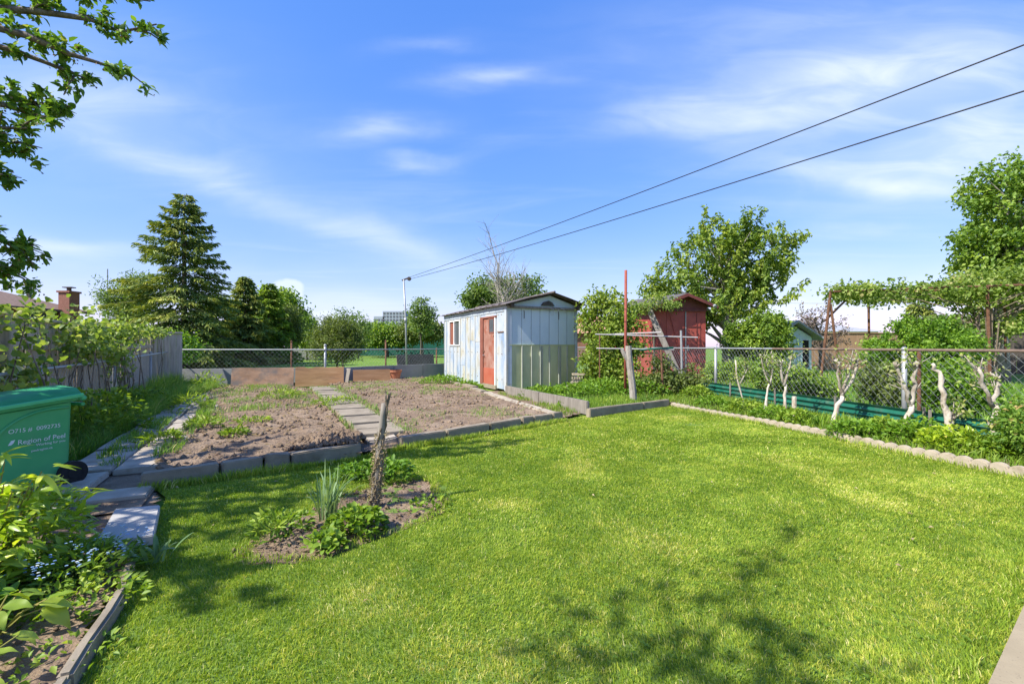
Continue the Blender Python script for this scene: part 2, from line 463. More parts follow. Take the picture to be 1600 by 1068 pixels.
M['redpole'] = surf('red_oxide_paint', [(.3, (0.231, 0.054, 0.035)), (.7, (0.315, 0.088, 0.057))], 6, rough=.7, bump=.2)
M['pipe'] = surf('pale_pipe', [(.3, (0.390, 0.360, 0.345)), (.7, (0.495, 0.473, 0.450))], 8, rough=.6, bump=.1)
M['cable'] = surf('black_cable', [(.3, (.012, .014, .02)), (.7, (.03, .032, .04))], 9, rough=.5, bump=0)
M['white_sheet'] = surf('weathered_white_sheet', [(.3, (0.22, 0.31, 0.44)), (.44, (0.378, 0.440, 0.502)), (.56, (0.46, 0.475, 0.46)), (.68, (0.42, 0.40, 0.30))], 2.2, rough=.55, bump=.12, bscale=12, dist=.01,
                        stain=(0.317, 0.290, 0.194), stain_scale=1.6, stain_range=(.58, .78), speck=(0.290, 0.220, 0.150), spscale=28, stretch=(1, 1, .6))
M['blue_sheet'] = surf('pale_blue_sheet', [(.3, (0.425, 0.527, 0.578)), (.55, (0.527, 0.620, 0.654)), (.8, (0.561, 0.629, 0.612))], 1.6, rough=.5, bump=.1, bscale=12, dist=.01,
                       stain=(0.442, 0.425, 0.306), stain_scale=1.4, stain_range=(.6, .8), stretch=(1, 1, .6))
M['green_sheet'] = surf('olive_green_sheet', [(.3, (0.374, 0.405, 0.217)), (.7, (0.554, 0.576, 0.341))], 1.8, rough=.6, bump=.12, bscale=14, dist=.01,
                        stain=(0.603, 0.560, 0.313), stain_scale=2, stain_range=(.55, .75), stretch=(1, 1, .5))
M['green_rib'] = surf('pale_green_rib', [(.3, (0.324, 0.346, 0.274)), (.7, (0.403, 0.418, 0.346))], 5, rough=.6, bump=.1)
M['trim'] = surf('blue_grey_trim', [(.3, (.36, .42, .48)), (.7, (.5, .56, .6))], 4, rough=.6, bump=.15, stain=(.3, .24, .17), stain_scale=3, stain_range=(.6, .75))
M['darktrim'] = surf('dark_old_wood', [(.3, (.05, .042, .036)), (.7, (.12, .1, .085))], 5, stretch=(3, 3, 1), rough=.9, bump=.3)
M['roofmetal'] = surf('rusted_roof_sheet', [(.3, (.11, .085, .07)), (.55, (.19, .16, .14)), (.8, (.29, .26, .24))], 2.5, rough=.7, bump=.3, bscale=20, metallic=.2)
M['doorred'] = surf('faded_red_door', [(.22, (0.202, 0.078, 0.048)), (.45, (0.299, 0.144, 0.103)), (.7, (0.374, 0.223, 0.177))], 2.6, rough=.75, bump=.2, bscale=22, stain=(0.268, 0.078, 0.041), stain_scale=3.5, stain_range=(.5, .66))
M['doororange'] = surf('orange_red_panel', [(.3, (0.360, 0.086, 0.047)), (.7, (0.418, 0.130, 0.079))], 3, rough=.6, bump=.1)
M['jambred'] = surf('dark_red_jamb', [(.3, (0.176, 0.060, 0.040)), (.7, (0.264, 0.096, 0.064))], 5, rough=.8, bump=.25)
M['redwall'] = surf('dark_red_metal', [(.25, (0.255, 0.048, 0.037)), (.55, (0.382, 0.079, 0.058)), (.8, (0.483, 0.117, 0.085))], 1.6, rough=.6, bump=.2, bscale=6, dist=.03, stain=(0.242, 0.075, 0.053), stain_scale=3, stain_range=(.56, .74))
M['redtrim'] = surf('deep_red_trim', [(.3, (0.110, 0.033, 0.028)), (.7, (0.198, 0.055, 0.044))], 3, rough=.7, bump=.2)
M['shingle'] = surf('dark_shingles', [(.3, (.07, .065, .065)), (.7, (.14, .13, .125))], 14, rough=.95, bump=.5, bscale=50)
M['roofbrown'] = surf('brown_shingles', [(.3, (.16, .105, .08)), (.7, (.26, .18, .14))], 9, rough=.95, bump=.5, bscale=25)
M['roofgrey'] = surf('grey_shingles', [(.3, (.27, .28, .3)), (.7, (.38, .39, .41))], 9, rough=.95, bump=.4, bscale=25)
M['rooforange'] = surf('orange_tiles', [(.3, (.4, .2, .13)), (.7, (.52, .29, .2))], 6, rough=.9, bump=.3)
M['brick'] = surf('red_brick', [(.3, (.2, .085, .06)), (.7, (.31, .15, .11))], 20, rough=.9, bump=.3)
M['whitepaint'] = surf('white_paint', [(.3, (.68, .67, .64)), (.7, (.78, .77, .74))], 4, rough=.6, bump=.05)
M['bluepaint'] = surf('pale_blue_boards', [(.3, (.52, .66, .73)), (.7, (.66, .78, .82))], 3, rough=.7, bump=.1)
M['tower'] = surf('grey_block_wall', [(.3, (.25, .29, .34)), (.7, (.34, .38, .43))], 1, rough=.8, bump=0)
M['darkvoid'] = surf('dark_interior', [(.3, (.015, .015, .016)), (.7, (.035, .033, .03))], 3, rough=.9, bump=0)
M['curtain'] = surf('red_curtain', [(.3, (.17, .055, .035)), (.7, (.27, .1, .065))], 5, rough=.9, bump=.1, stretch=(4, 4, .5))
M['bin'] = surf('green_plastic', [(.3, (0.055, 0.36, 0.125)), (.7, (0.09, 0.43, 0.155))], 3, rough=.45, bump=.05, bscale=120, dist=.002, spec=.4, stain=(.09, .32, .15), stain_scale=4, stain_range=(.52, .8))
M['binlid'] = surf('green_lid_plastic', [(.3, (0.067, 0.473, 0.183)), (.7, (0.103, 0.555, 0.220))], 3, rough=.4, bump=.05, bscale=120, dist=.002, spec=.45)
M['print'] = surf('white_print', [(.3, (.62, .72, .67)), (.7, (.75, .8, .77))], 30, rough=.6, bump=0)
M['rubber'] = surf('black_rubber', [(.3, (.012, .012, .012)), (.7, (.03, .03, .03))], 9, rough=.8, bump=.1)
M['greenplastic'] = surf('green_corrugated_plastic', [(.3, (0.006, 0.083, 0.052)), (.7, (0.017, 0.132, 0.086))], 2.5, rough=.4, bump=.05, spec=.5, stain=(0.088, 0.143, 0.099), stain_scale=4, stain_range=(.52, .72))
M['greenmesh'] = surf('green_fence_fabric', [(.3, (.01, .09, .065)), (.7, (.02, .13, .09))], 3, rough=.9, bump=0)
M['bark'] = surf('grey_brown_bark', [(.25, (.07, .055, .042)), (.5, (.14, .115, .09)), (.75, (.22, .19, .155))], 7, stretch=(3, 3, .7), rough=.95, bump=.7, bscale=20, dist=.02)
M['palebark'] = surf('pale_bark', [(.25, (.19, .165, .135)), (.5, (.3, .27, .23)), (.75, (.4, .37, .33))], 6, stretch=(2, 2, .7), rough=.93, bump=.6, bscale=20, dist=.02)
M['limewash'] = surf('limewashed_bark', [(.22, (0.233, 0.176, 0.123)), (.42, (0.488, 0.417, 0.335)), (.7, (0.623, 0.557, 0.475))], 9, stretch=(1, 1, .6), rough=.93, bump=.7, bscale=26, dist=.02, stain=(0.244, 0.185, 0.115), stain_scale=5, stain_range=(.58, .72))
M['limegrey'] = surf('thin_limewash_on_bark', [(.25, (.15, .12, .09)), (.45, (.36, .32, .26)), (.7, (.52, .48, .42))], 11, stretch=(1, 1, .6), rough=.93, bump=.8, bscale=26, dist=.02, stain=(.16, .13, .09), stain_scale=6, stain_range=(.5, .66))
M['stub'] = surf('dead_vine_bark', [(.25, (.09, .068, .045)), (.5, (.19, .15, .105)), (.75, (.31, .26, .19))], 18, rough=.95, bump=.8, bscale=50, dist=.02)
M['terracotta'] = surf('terracotta', [(.3, (.38, .14, .07)), (.7, (.48, .2, .11))], 5, rough=.8, bump=.1)
def glass(name, col, rough=.08):
    m, nt, N, L, out = new_mat(name)
    b = N.new('ShaderNodeBsdfPrincipled')
    b.inputs['Base Color'].default_value = (*col, 1); b.inputs['Roughness'].default_value = rough
    b.inputs['Specular IOR Level'].default_value = .7
    L.new(b.outputs[0], out.inputs[0])
    return m
M['glass'] = glass('dusty_glass', (.09, .1, .11))

# ------------------------------------------------------------------ foliage helpers
def leaf_geo(P, D, Nn, Lg, Wd, tint, shape='diamond', fold=.25, curl=.15):
    n = len(P)
    D = nrm(D); S = nrm(np.cross(D, Nn)); Nn = np.cross(S, D)
    Lg = np.broadcast_to(np.asarray(Lg, float), (n,))[:, None]; Wd = np.broadcast_to(np.asarray(Wd, float), (n,))[:, None]
    if shape == 'diamond':
        pts = [P, P + D * Lg * .48 + S * Wd * .5 + Nn * Wd * fold, P + D * Lg - Nn * Lg * curl, P + D * Lg * .48 - S * Wd * .5 + Nn * Wd * fold]
        tris = [(0, 1, 2), (0, 2, 3)]
    else:   # fuller leaf with a midrib
        m1 = P + D * Lg * .35; m2 = P + D * Lg * .7 - Nn * Lg * curl * .4; t = P + D * Lg - Nn * Lg * curl
        w1, w2 = (.5, .36) if shape == 'leaf' else (.5, .46)
        pts = [P, m1, m2, t, m1 + S * Wd * w1 + Nn * Wd * fold, m2 + S * Wd * w2 + Nn * Wd * fold * .7,
               m1 - S * Wd * w1 + Nn * Wd * fold, m2 - S * Wd * w2 + Nn * Wd * fold * .7]
        tris = [(0, 4, 1), (0, 1, 6), (1, 4, 5), (1, 5, 2), (6, 1, 2), (6, 2, 7), (2, 5, 3), (7, 2, 3)]
    k = len(pts)
    V = np.stack(pts, 1).reshape(-1, 3)
    T = (np.arange(n)[:, None, None] * k + np.array(tris)[None]).reshape(-1, 3)
    return V, T, np.repeat(np.broadcast_to(tint, (n,)), k)
def blade_geo(P, h, w, lean, tint, bend=.5, r=rng):
    """upright grass blades: root P, height h, lean (n,2) horizontal lean at the tip as share of h"""
    n = len(P)
    a = r.random(n) * math.tau
    s = np.stack([np.cos(a), np.sin(a), np.zeros(n)], 1) * (np.asarray(w) * .5)[:, None]
    l3 = np.concatenate([lean, np.zeros((n, 1))], 1) * h[:, None]
    up = np.array([[0, 0, 1.0]]) * h[:, None]
    ln = np.minimum(np.linalg.norm(lean, axis=1), 1.2)
    mid = P + up * .55 + l3 * .3
    tip = P + up * (1 - .35 * ln ** 2)[:, None] + l3
    V = np.stack([P - s, P + s, mid - s * .8, mid + s * .8, tip], 1).reshape(-1, 3)
    T = (np.arange(n)[:, None, None] * 5 + np.array([(0, 1, 3), (0, 3, 2), (2, 3, 4)])[None]).reshape(-1, 3)
    return V, T, np.repeat(tint, 5)
def fine_leaf(name, L, W, fold, curl, tint, tipness=1.6, wav=.0, n=12):
    V, T = [], []
    for i in range(n):
        f = i / (n - 1)
        w = W * .5 * (math.sin(math.pi * min(1, f ** .75)) ** .8) * (1 - .35 * f ** tipness) if 0 < i < n - 1 else .0006
        zc = -curl * L * f ** 2
        for k in (-1, -.5, 0, .5, 1):
            V.append((f * L, k * w, zc + fold * abs(k) * w + wav * math.sin(f * 11 + k) * abs(k)))
    for i in range(n - 1):
        for k in range(4):
            a = i * 5 + k
            T += [(a, a + 5, a + 6), (a, a + 6, a + 1)]
    me = mesh_np(name, np.array(V), np.array(T), np.full(len(V), tint))
    me.polygons.foreach_set('use_smooth', [True] * len(T))
    return me
def cat(*gs):
    V, T, C, b = [], [], [], 0
    for g in gs:
        V.append(g[0]); T.append(np.asarray(g[1]) + b); C.append(g[2]); b += len(g[0])
    return np.concatenate(V), np.concatenate(T), np.concatenate(C)
def rdir(n, r=rng): return nrm(r.normal(size=(n, 3)))
def blob_points(blobs, n, r=rng, shell=.5):
    """blobs: (cx,cy,cz,rx,ry,rz). Points towards the outside of the ellipsoids + outward dirs"""
    B = np.array(blobs, float)
    w = (B[:, 3] * B[:, 4] * B[:, 5]) ** (.72); w /= w.sum()
    idx = r.choice(len(B), n, p=w)
    d = rdir(n, r)
    rad = shell + (1 - shell) * r.random(n) ** .7
    P = B[idx, :3] + d * rad[:, None] * B[idx, 3:]
    return P, d, idx
def foliage(blobs, nclus, per, spread, L, W, seed, droop=.2, shape='diamond', shell=.45, updir=.6, flat=.7, tb=.0, spur=0.0):
    """leaf clusters scattered through blobs -> geometry, cluster centres"""
    r = np.random.default_rng(seed)
    Cc, d, idx = blob_points(blobs, int(nclus * 1.45), r, shell)
    msz = float(np.mean(np.array(blobs)[:, 3:]))
    gp_ = fbm(Cc, 1.7 / max(msz, .25), seed + 5, 3)
    keep = np.argsort(-gp_ + .05 * r.normal(size=len(gp_)))[:nclus]
    Cc, d = Cc[keep], d[keep]
    n = nclus * per
    ci = np.repeat(np.arange(nclus), per)
    off = r.normal(size=(n, 3)) * spread * np.array([1, 1, flat])
    if spur > 0:
        ax = nrm(d + np.array([0, 0, .9]) + r.normal(size=d.shape) * .35)
        off = off * .6 + ax[ci] * (r.random(n)[:, None] - .3) * spur
    P = Cc[ci] + off
    D = nrm(d[ci] * .5 + r.normal(size=(n, 3)) * .7 + np.array([0, 0, -droop]))
    Nn = nrm(r.normal(size=(n, 3)) * .6 + np.array([0, 0, updir]) + d[ci] * .35)
    ct = r.random(nclus)
    tint = np.clip(.5 + (ct[ci] - .5) * .5 + r.normal(size=n) * .16 + tb, 0, 1)
    ln = L * (.7 + .6 * r.random(n))
    return leaf_geo(P, D, Nn, ln, ln * (W / L), tint, shape), Cc
def tree(name, label, base, blobs, leaf, bark, nclus, per, spread, L, W, trunk_h, trunk_r, seed, limbs=22, droop=.2, shell=.45, group=None, shape='diamond', lean=(0, 0), spur=0.0, flat=.7, cat_='tree', tb=0.0):
    r = random.Random(seed)
    t = thing(name, label, cat_, base, group=group)
    geo, Cc = foliage(blobs, nclus, per, spread, L, W, seed, droop, shape, shell, spur=spur, flat=flat, tb=tb)
    base = Vector(base)
    mb = MB()
    top = base + Vector((lean[0], lean[1], trunk_h))
    cen = Vector(np.average(np.array(blobs)[:, :3], axis=0, weights=np.prod(np.array(blobs)[:, 3:], axis=1)))
    pk = Vector((cen.x, cen.y, cen.z + .35 * (max(b[2] + b[5] for b in blobs) - cen.z)))
    spine = [base - Vector((0, 0, .05)), base.lerp(top, .5) + Vector((r.uniform(-.05, .05), r.uniform(-.05, .05), 0)) * trunk_h * .4, top, top.lerp(pk, .5) + Vector((r.uniform(-.2, .2), r.uniform(-.2, .2), 0)), pk]
    mb.tube(spine, [trunk_r * 1.25, trunk_r, trunk_r * .85, trunk_r * .45, trunk_r * .1], 9)
    ids = list(range(len(Cc))); r.shuffle(ids)
    for i in ids[:limbs]:
        c = Vector(Cc[i])
        f = min(max((c.z - top.z) / max(pk.z - top.z, .1) - .25, 0), .75) if pk.z > top.z else 0
        s = top.lerp(pk, f) if f > 0 else base.lerp(top, r.uniform(.75, 1))
        m = s.lerp(c, .5) + Vector((r.uniform(-.1, .1), r.uniform(-.1, .1), r.uniform(-.05, .18))) * (c - s).length
        rr = trunk_r * (.42 - .25 * f)
        mb.tube([s, s.lerp(m, .6), m, m.lerp(c, .6), c], [rr, rr * .8, rr * .6, rr * .35, rr * .12], 5)
    obj('trunk', mb, bark, t, smooth=True)
    obj('crown', geo, leaf, t)
    return t
def pxblob(px, py, rx, ry, Y, ry_depth=None):
    c = A(px, py, Y); k = Y / FPX
    return (c.x, c.y, c.z, rx * k, (ry_depth if ry_depth else rx * k), ry * k)

# ------------------------------------------------------------------ ground, lawn, plots, paths
def flat(poly, z):
    mb = MB(); mb.add([(p[0], p[1], z) for p in poly], [tuple(range(len(poly)))]); return mb
def grid_ground():
    r = [-400, -200, -100, -60, -40, -30, -24, -18, -14, -10, -6, -2, 2, 6, 10, 14, 18, 24, 30, 40, 60, 100, 200, 400]
    ys = [-60, -20, -5, 0, 5, 10, 15, 20, 26, 34, 45, 60, 90, 140, 250, 500, 900]
    v = [(x, y, -.05) for y in ys for x in r]
    f = [(j * len(r) + i, j * len(r) + i + 1, (j + 1) * len(r) + i + 1, (j + 1) * len(r) + i) for j in range(len(ys) - 1) for i in range(len(r) - 1)]
    return MB().add(v, f)
structure('ground', grid_ground(), M['field'], 'wide green field and neighbouring gardens around the plot')

LAWN = [(-1.0, .2), (-1.36, 1.1), (-1.65, 1.7), (-1.98, 2.34), (-2.38, 2.88), (-2.44, 3.05), (-2.8, 3.62), (-3.0, 3.95), (-3.3, 4.2), (-2.9, 4.58), (-1.78, 5.36), (-1.42, 5.88),
        (.93, 8.06), (1.42, 8.62), (2.4, 9.3), (3.46, 10.05), (4.1, 7.95), (5.08, 4.55), (5.3, 4.24), (1.82, 1.735), (1.12, 1.23), (-.34, .19)]
ISLAND = []
for k in range(28):
    a = k / 28 * math.tau
    rr = 1 + .1 * math.sin(a * 3 + 1) + .07 * math.sin(a * 5)
    x, y = math.cos(a) * .5 * rr, math.sin(a) * .95 * rr
    ca, sa = math.cos(-.42), math.sin(-.42)
    ISLAND.append((-1.15 + x * ca - y * sa, 3.58 + x * sa + y * ca))
def lawn_mesh():
    bm = bmesh.new()
    vs_ = [bm.verts.new((p[0], p[1], -.012)) for p in LAWN]
    bm.faces.new(vs_)
    bmesh.ops.triangulate(bm, faces=bm.faces[:])
    me = bpy.data.meshes.new('lawn'); bm.to_mesh(me); bm.free()
    return me
structure('lawn', lawn_mesh(), M['lawn_soil'], 'mown lawn in the middle of the garden')

def lawn_grass():
    gs = []
    parts = [(0.2, 3.2, 24000, .0034, .0215), (3.2, 5.2, 15000, .0046, .022), (5.2, 11, 7500, .0075, .024)]
    for (y0, y1, dens, w, h) in parts:
        box = [(-3.4, y0), (5.4, y0), (5.4, y1), (-3.4, y1)]
        n = int(poly_area(box) * dens)
        q = np.stack([rng.uniform(-3.4, 5.4, n), rng.uniform(y0, y1, n)], 1)
        q = q[inside(q, LAWN)]
        if y0 < .5: q = q[q[:, 1] > 1.0 + .3 * rng.random(len(q))] if False else q
        q3 = np.c_[q, np.zeros(len(q))]
        # ragged rim round the flower island, thin spots, bare patch by the edging
        jit = (fbm(q3, 9, 3) - .5) * .3
        e = np.array([-1.15, 3.58]); ca, sa = math.cos(.42), math.sin(.42)
        dx, dy = q[:, 0] - e[0], q[:, 1] - e[1]
        lx, ly = dx * ca - dy * sa, dx * sa + dy * ca
        dd = np.sqrt((lx / .5) ** 2 + (ly / .95) ** 2) + jit
        bare = np.hypot((q[:, 0] - 3.05) / .45, (q[:, 1] - 7.6) / .3) + jit * 2
        keep = (dd > 1.0 - .12 * rng.random(len(q))) & (bare > .7 * rng.random(len(q)))
        q3 = q3[keep]; n = len(q3)
        clump = fbm(q3, 14, 5)
        hh = h * (.75 + .5 * clump) * (.65 + .6 * rng.random(n))
        flow = (fbm(q3, 1.6, 21) * 9)
        lean = np.stack([np.cos(flow), np.sin(flow)], 1) * .35 + rng.normal(size=(n, 2)) * .42
        q3[:, 2] = -.012
        big = fbm(q3, .8, 31)
        dry = np.clip((fbm(q3, 1.3, 41, 5) - .57) * 5, 0, 1)
        tint = np.clip(.47 + (big - .5) * .35 + (clump - .5) * .5 + rng.normal(size=n) * .17 + dry * .22, 0, 1)
        strawy = rng.random(n) < .02 + .08 * dry
        tint[strawy] = 1.0
        gs.append(blade_geo(q3, hh, np.full(n, w) * (.7 + .6 * rng.random(n)), lean, tint))
    return cat(*gs)
o = obj('lawn_grass', lawn_grass(), M['grass'])
tag(o, 'short bright green mown grass covering the lawn', 'grass', kind='stuff')

def clover():
    q = sample_poly(LAWN, 2600)
    f = fbm(np.c_[q, np.zeros(len(q))], 1.1, 77)
    q = q[f > .52]; n = len(q)
    P = np.repeat(np.c_[q, np.full(n, .012)], 3, 0); a = np.repeat(rng.random(n) * math.tau, 3) + np.tile([0, 2.09, 4.19], n)
    D = np.stack([np.cos(a), np.sin(a), np.full(3 * n, .25)], 1)
    return leaf_geo(P, D, np.tile([0, 0, 1.], (3 * n, 1)), .014, .013, np.clip(.35 + .15 * rng.normal(size=3 * n), 0, .7))
tag(obj('lawn_clover', clover(), M['weed']), 'small clover leaves scattered through the lawn', 'clover', kind='stuff')
fl = sample_poly(LAWN, 60)
a_ = rng.random(60) * math.tau
tag(obj('fallen_leaves', leaf_geo(np.c_[fl, np.full(60, .02)], np.stack([np.cos(a_), np.sin(a_), np.zeros(60)], 1), rdir(60) * .4 + np.array([0, 0, 1.]), .035, .02, rng.random(60)), M['straw']), 'few dry fallen leaves lying on the lawn', 'leaves', kind='stuff')
# soil beds
def soil_mesh(poly, z, step, amp, seed, edge=.25):
    a = np.array(poly); lo, hi = a.min(0) - .05, a.max(0) + .05
    nx, ny = int((hi[0] - lo[0]) / step) + 2, int((hi[1] - lo[1]) / step) + 2
    gx, gy = np.meshgrid(np.linspace(lo[0], hi[0], nx), np.linspace(lo[1], hi[1], ny))
    P = np.stack([gx.ravel(), gy.ravel(), np.zeros(nx * ny)], 1)
    ins = inside(P, poly)
    nz = fbm(P, 1.1, seed, 3) * .35 + np.abs(fbm(P, 4.5, seed + 9, 4) - .5) * .8 + fbm(P, 15, seed + 19, 3) * .45
    P[:, 2] = z + (nz - .45) * amp
    idx = np.arange(nx * ny).reshape(ny, nx)
    q = np.stack([idx[:-1, :-1], idx[:-1, 1:], idx[1:, 1:], idx[1:, :-1]], -1).reshape(-1, 4)
    q = q[ins[q].all(1)]
    T = np.concatenate([q[:, [0, 1, 2]], q[:, [0, 2, 3]]])
    used = np.unique(T); mp = np.zeros(nx * ny, int); mp[used] = np.arange(len(used))
    return P[used], mp[T], None
def clods(poly, n, z, s0, s1, seed):
    r = np.random.default_rng(seed)
    q = sample_poly(poly, n, r)
    base = np.array([(1, 0, 0), (-1, 0, 0), (0, 1, 0), (0, -1, 0), (0, 0, 1), (0, 0, -1)], float)
    tr = np.array([(0, 2, 4), (2, 1, 4), (1, 3, 4), (3, 0, 4), (2, 0, 5), (1, 2, 5), (3, 1, 5), (0, 3, 5)])
    s = s0 + (s1 - s0) * r.random(n) ** 3
    V = base[None] * s[:, None, None] * (.6 + .8 * r.random((n, 6, 1))) + r.normal(size=(n, 6, 3)) * s[:, None, None] * .18
    V += np.c_[q, z + s * .2][:, None, :]
    T = (np.arange(n)[:, None, None] * 6 + tr[None]).reshape(-1, 3)
    return V.reshape(-1, 3), T, None

PLOT_L = [(-3.42, 4.42), (-2.95, 4.72), (-1.8, 5.5), (-2.0, 5.95), (-5.72, 13.0), (-7.0, 14.2), (-9.3, 14.2), (-6.3, 9.2), (-5.25, 7.5), (-3.8, 4.8)]
PLOT_R = [(-1.45, 5.95), (-1.3, 6.05), (.85, 8.15), (-.42, 11.4), (-2.1, 15.7), (-3.1, 18.2), (-6.3, 15.4), (-5.15, 13.1)]
structure('soil_bed', soil_mesh(PLOT_L, .09, .035, .10, 3), M['soil'], 'left vegetable plot of dry brown tilled soil')
structure('soil_bed', soil_mesh(PLOT_R, .09, .05, .10, 5), M['soil'], 'right vegetable plot of dry brown tilled soil before the white shed')
structure('island_soil', soil_mesh(ISLAND, -.009, .022, .035, 7), M['soil'], 'dry soil of the small round flower island in the lawn')
LEFTBED = [(-1.3, .3), (-1.5, 1.3), (-1.75, 1.76), (-2.05, 2.34), (-2.3, 2.75), (-2.6, 2.9), (-3.2, 3.2), (-4.6, 3.0), (-4.6, .3)]
structure('flower_bed_soil', soil_mesh(LEFTBED, .0, .03, .07, 9), M['soil'], 'dry soil of the flower bed beside the lawn')
RIGHTBED = [(3.55, 10.1), (4.2, 7.9), (5.2, 4.55), (5.9, 2.3), (6.7, 2.3), (6.35, 5.2), (5.35, 12.1), (4.7, 16.5), (2.2, 15.2), (1.9, 14.0), (-.1, 13.0), (.2, 12.1), (1.45, 8.9), (2.4, 9.5)]
structure('border_soil', soil_mesh(RIGHTBED, .03, .07, .09, 11), M['soil'], 'planted border soil along the right fence')
structure('border_soil', soil_mesh([(.95, 8.3), (1.38, 8.85), (-.1, 12.75), (-.3, 13.4), (-.9, 13.4), (-.95, 12.2), (-.3, 11.5), (.6, 9.2)], .0, .05, .05, 12), M['soil'], 'strip of soil between the plot kerb and the plank edging')
structure('path_soil', soil_mesh([(-2.0, 5.3), (-1.35, 5.75), (-1.2, 6.2), (-2.15, 6.15)], .03, .05, .03, 13), M['soil'], 'soil under the gap between the two front kerbs')
structure('path_soil', soil_mesh([(-2.5, 2.95), (-2.75, 3.5), (-3.05, 4.0), (-3.45, 4.4), (-4.9, 5.2), (-5.3, 4.0), (-4.4, 2.8)], -.005, .06, .03, 14), M['soil'], 'bare soil around the bin and the path start')
BACK = [(-9.4, 14.2), (-7.0, 14.25), (-6.2, 15.45), (-3.1, 18.3), (-2.5, 17.6), (-2.2, 19.4), (-6.2, 15.9), (-10.7, 14.9)]
for poly, n, s0, s1, sd, lab in ((PLOT_L, 3800, .006, .042, 1, 'loose crumbly clods on the left vegetable plot'), (PLOT_R, 2800, .007, .045, 2, 'loose crumbly clods on the right vegetable plot')):
    o = obj('soil_clods', clods(poly, n, .09, s0, s1, sd), M['soil']); tag(o, lab, 'soil', kind='stuff')
o = obj('bed_crumbs', clods(ISLAND, 500, .0, .004, .02, 3), M['soil']); tag(o, 'small soil crumbs on the round flower island', 'soil', kind='stuff')
o = obj('bark_chips', clods(LEFTBED, 900, .0, .006, .028, 4), M['soil']); tag(o, 'chips and crumbs on the near left flower bed', 'soil', kind='stuff')
# the heap of dug soil at the corner of the left plot
hp = sample_poly([(-2.6, 5.2), (-1.85, 5.5), (-2.0, 6.0), (-2.7, 6.1)], 420)
hv = clods([(-2.6, 5.15), (-1.85, 5.5), (-2.0, 6.0), (-2.7, 6.1)], 1100, .12, .01, .05, 8)
hc = np.array([-2.2, 5.7]); d_ = np.hypot(hv[0][:, 0] - hc[0], hv[0][:, 1] - hc[1])
hv[0][:, 2] += np.clip(.1 - d_ * .22, 0, .1)
o = obj('soil_heap', hv, M['soil']); tag(o, 'low heap of freshly dug lumpy soil at the path corner', 'soil', kind='stuff')

def rough_block(p0, p1, w, h, z0, seed, bev=.012, jit=.006, cuts=2):
    """concrete block running from p0 to p1 (2D), width w to the left of the run, real edges"""
    p0, p1 = Vector((p0[0], p0[1], 0)), Vector((p1[0], p1[1], 0))
    d = p1 - p0; Ln = d.length; d.normalize(); s = Vector((-d.y, d.x, 0))
    bm = bmesh.new(); bmesh.ops.create_cube(bm, size=1)
    for v in bm.verts: v.co = Vector((v.co.x * Ln, v.co.y * w, v.co.z * h))
    bmesh.ops.bevel(bm, geom=bm.edges[:], offset=bev, segments=2, affect='EDGES')
    if cuts: bmesh.ops.subdivide_edges(bm, edges=[e for e in bm.edges if e.calc_length() > .12], cuts=cuts, use_grid_fill=True)
    r = random.Random(seed)
    arr = np.array([v.co for v in bm.verts])
    nz = np.stack([fbm(arr + seed * 3.1, 7, seed + k, 3) - .5 for k in range(3)], 1)
    mb = MB()
    for v, q in zip(bm.verts, nz): v.co += Vector(q) * jit * 4
    bm.verts.index_update()
    c = (p0 + p1) / 2 + s * w / 2 + Vector((0, 0, z0 + h / 2))
    R = Matrix((d, s, Vector((0, 0, 1)))).transposed()
    tilt = Matrix.Rotation(r.uniform(-.02, .02), 3, 'X') @ Matrix.Rotation(r.uniform(-.015, .015), 3, 'Y')
    mb.add([c + R @ (tilt @ v.co) for v in bm.verts], [[v.index for v in f.verts] for f in bm.faces])
    bm.free()
    return mb
def kerb(name, label, pts, w, h, z0, mat, piece='kerb_block', gap=.012, seed=0):
    t = thing(name, label, 'kerb', (pts[0][0], pts[0][1], 0))
    for i in range(len(pts) - 1):
        a, b = Vector(pts[i][:2]), Vector(pts[i + 1][:2])
        d = (b - a).normalized() * gap
        hh = h * random.uniform(.93, 1.05)
        obj(piece, rough_block(a + d, b - d, w, hh, z0, seed + i), mat, t)
    return t
def L2(a, b, ts):
    return [(a[0] + (b[0] - a[0]) * t, a[1] + (b[1] - a[1]) * t) for t in ts]
def gp(px, py, z=0): v = G(px, py, z); return (v.x, v.y)
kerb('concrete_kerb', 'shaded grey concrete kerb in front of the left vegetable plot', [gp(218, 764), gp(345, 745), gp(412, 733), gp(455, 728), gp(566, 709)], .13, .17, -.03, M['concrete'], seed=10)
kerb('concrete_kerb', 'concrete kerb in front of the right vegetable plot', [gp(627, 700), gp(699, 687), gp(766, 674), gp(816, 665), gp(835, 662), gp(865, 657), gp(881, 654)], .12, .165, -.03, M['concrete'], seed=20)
kerb('concrete_kerb', 'low pale kerb between right plot and white shed door', [(.86, 8.25), (.3, 9.55), (-.2, 10.85), (-.55, 11.85)], .22, .15, -.03, M['scallop'], seed=30)
kerb('concrete_kerb', 'short concrete kerb left of the shed door', [(-.95, 12.9), (-1.5, 14.1), (-2.05, 15.4)], .16, .2, -.03, M['concrete'], seed=34)
kerb('plank_edging', 'long weathered plank edging in front of the green shed wall', [(-.2, 12.6), (.62, 10.6), (1.45, 8.78)], .07, .27, -.03, M['greywood'], 'plank', seed=37)
kerb('concrete_kerb', 'two pale slabs edging the weedy corner bed by the lawn', [gp(921, 652), gp(1006, 639), gp(1047, 634)], .1, .17, -.03, M['concrete'], seed=40)
kerb('timber_edging', 'thin timber edging along the back of the plots', [gp(455, 604), gp(530, 598), gp(612, 593), gp(688, 589)], .06, .14, 0, M['greywood'], 'timber', seed=44)
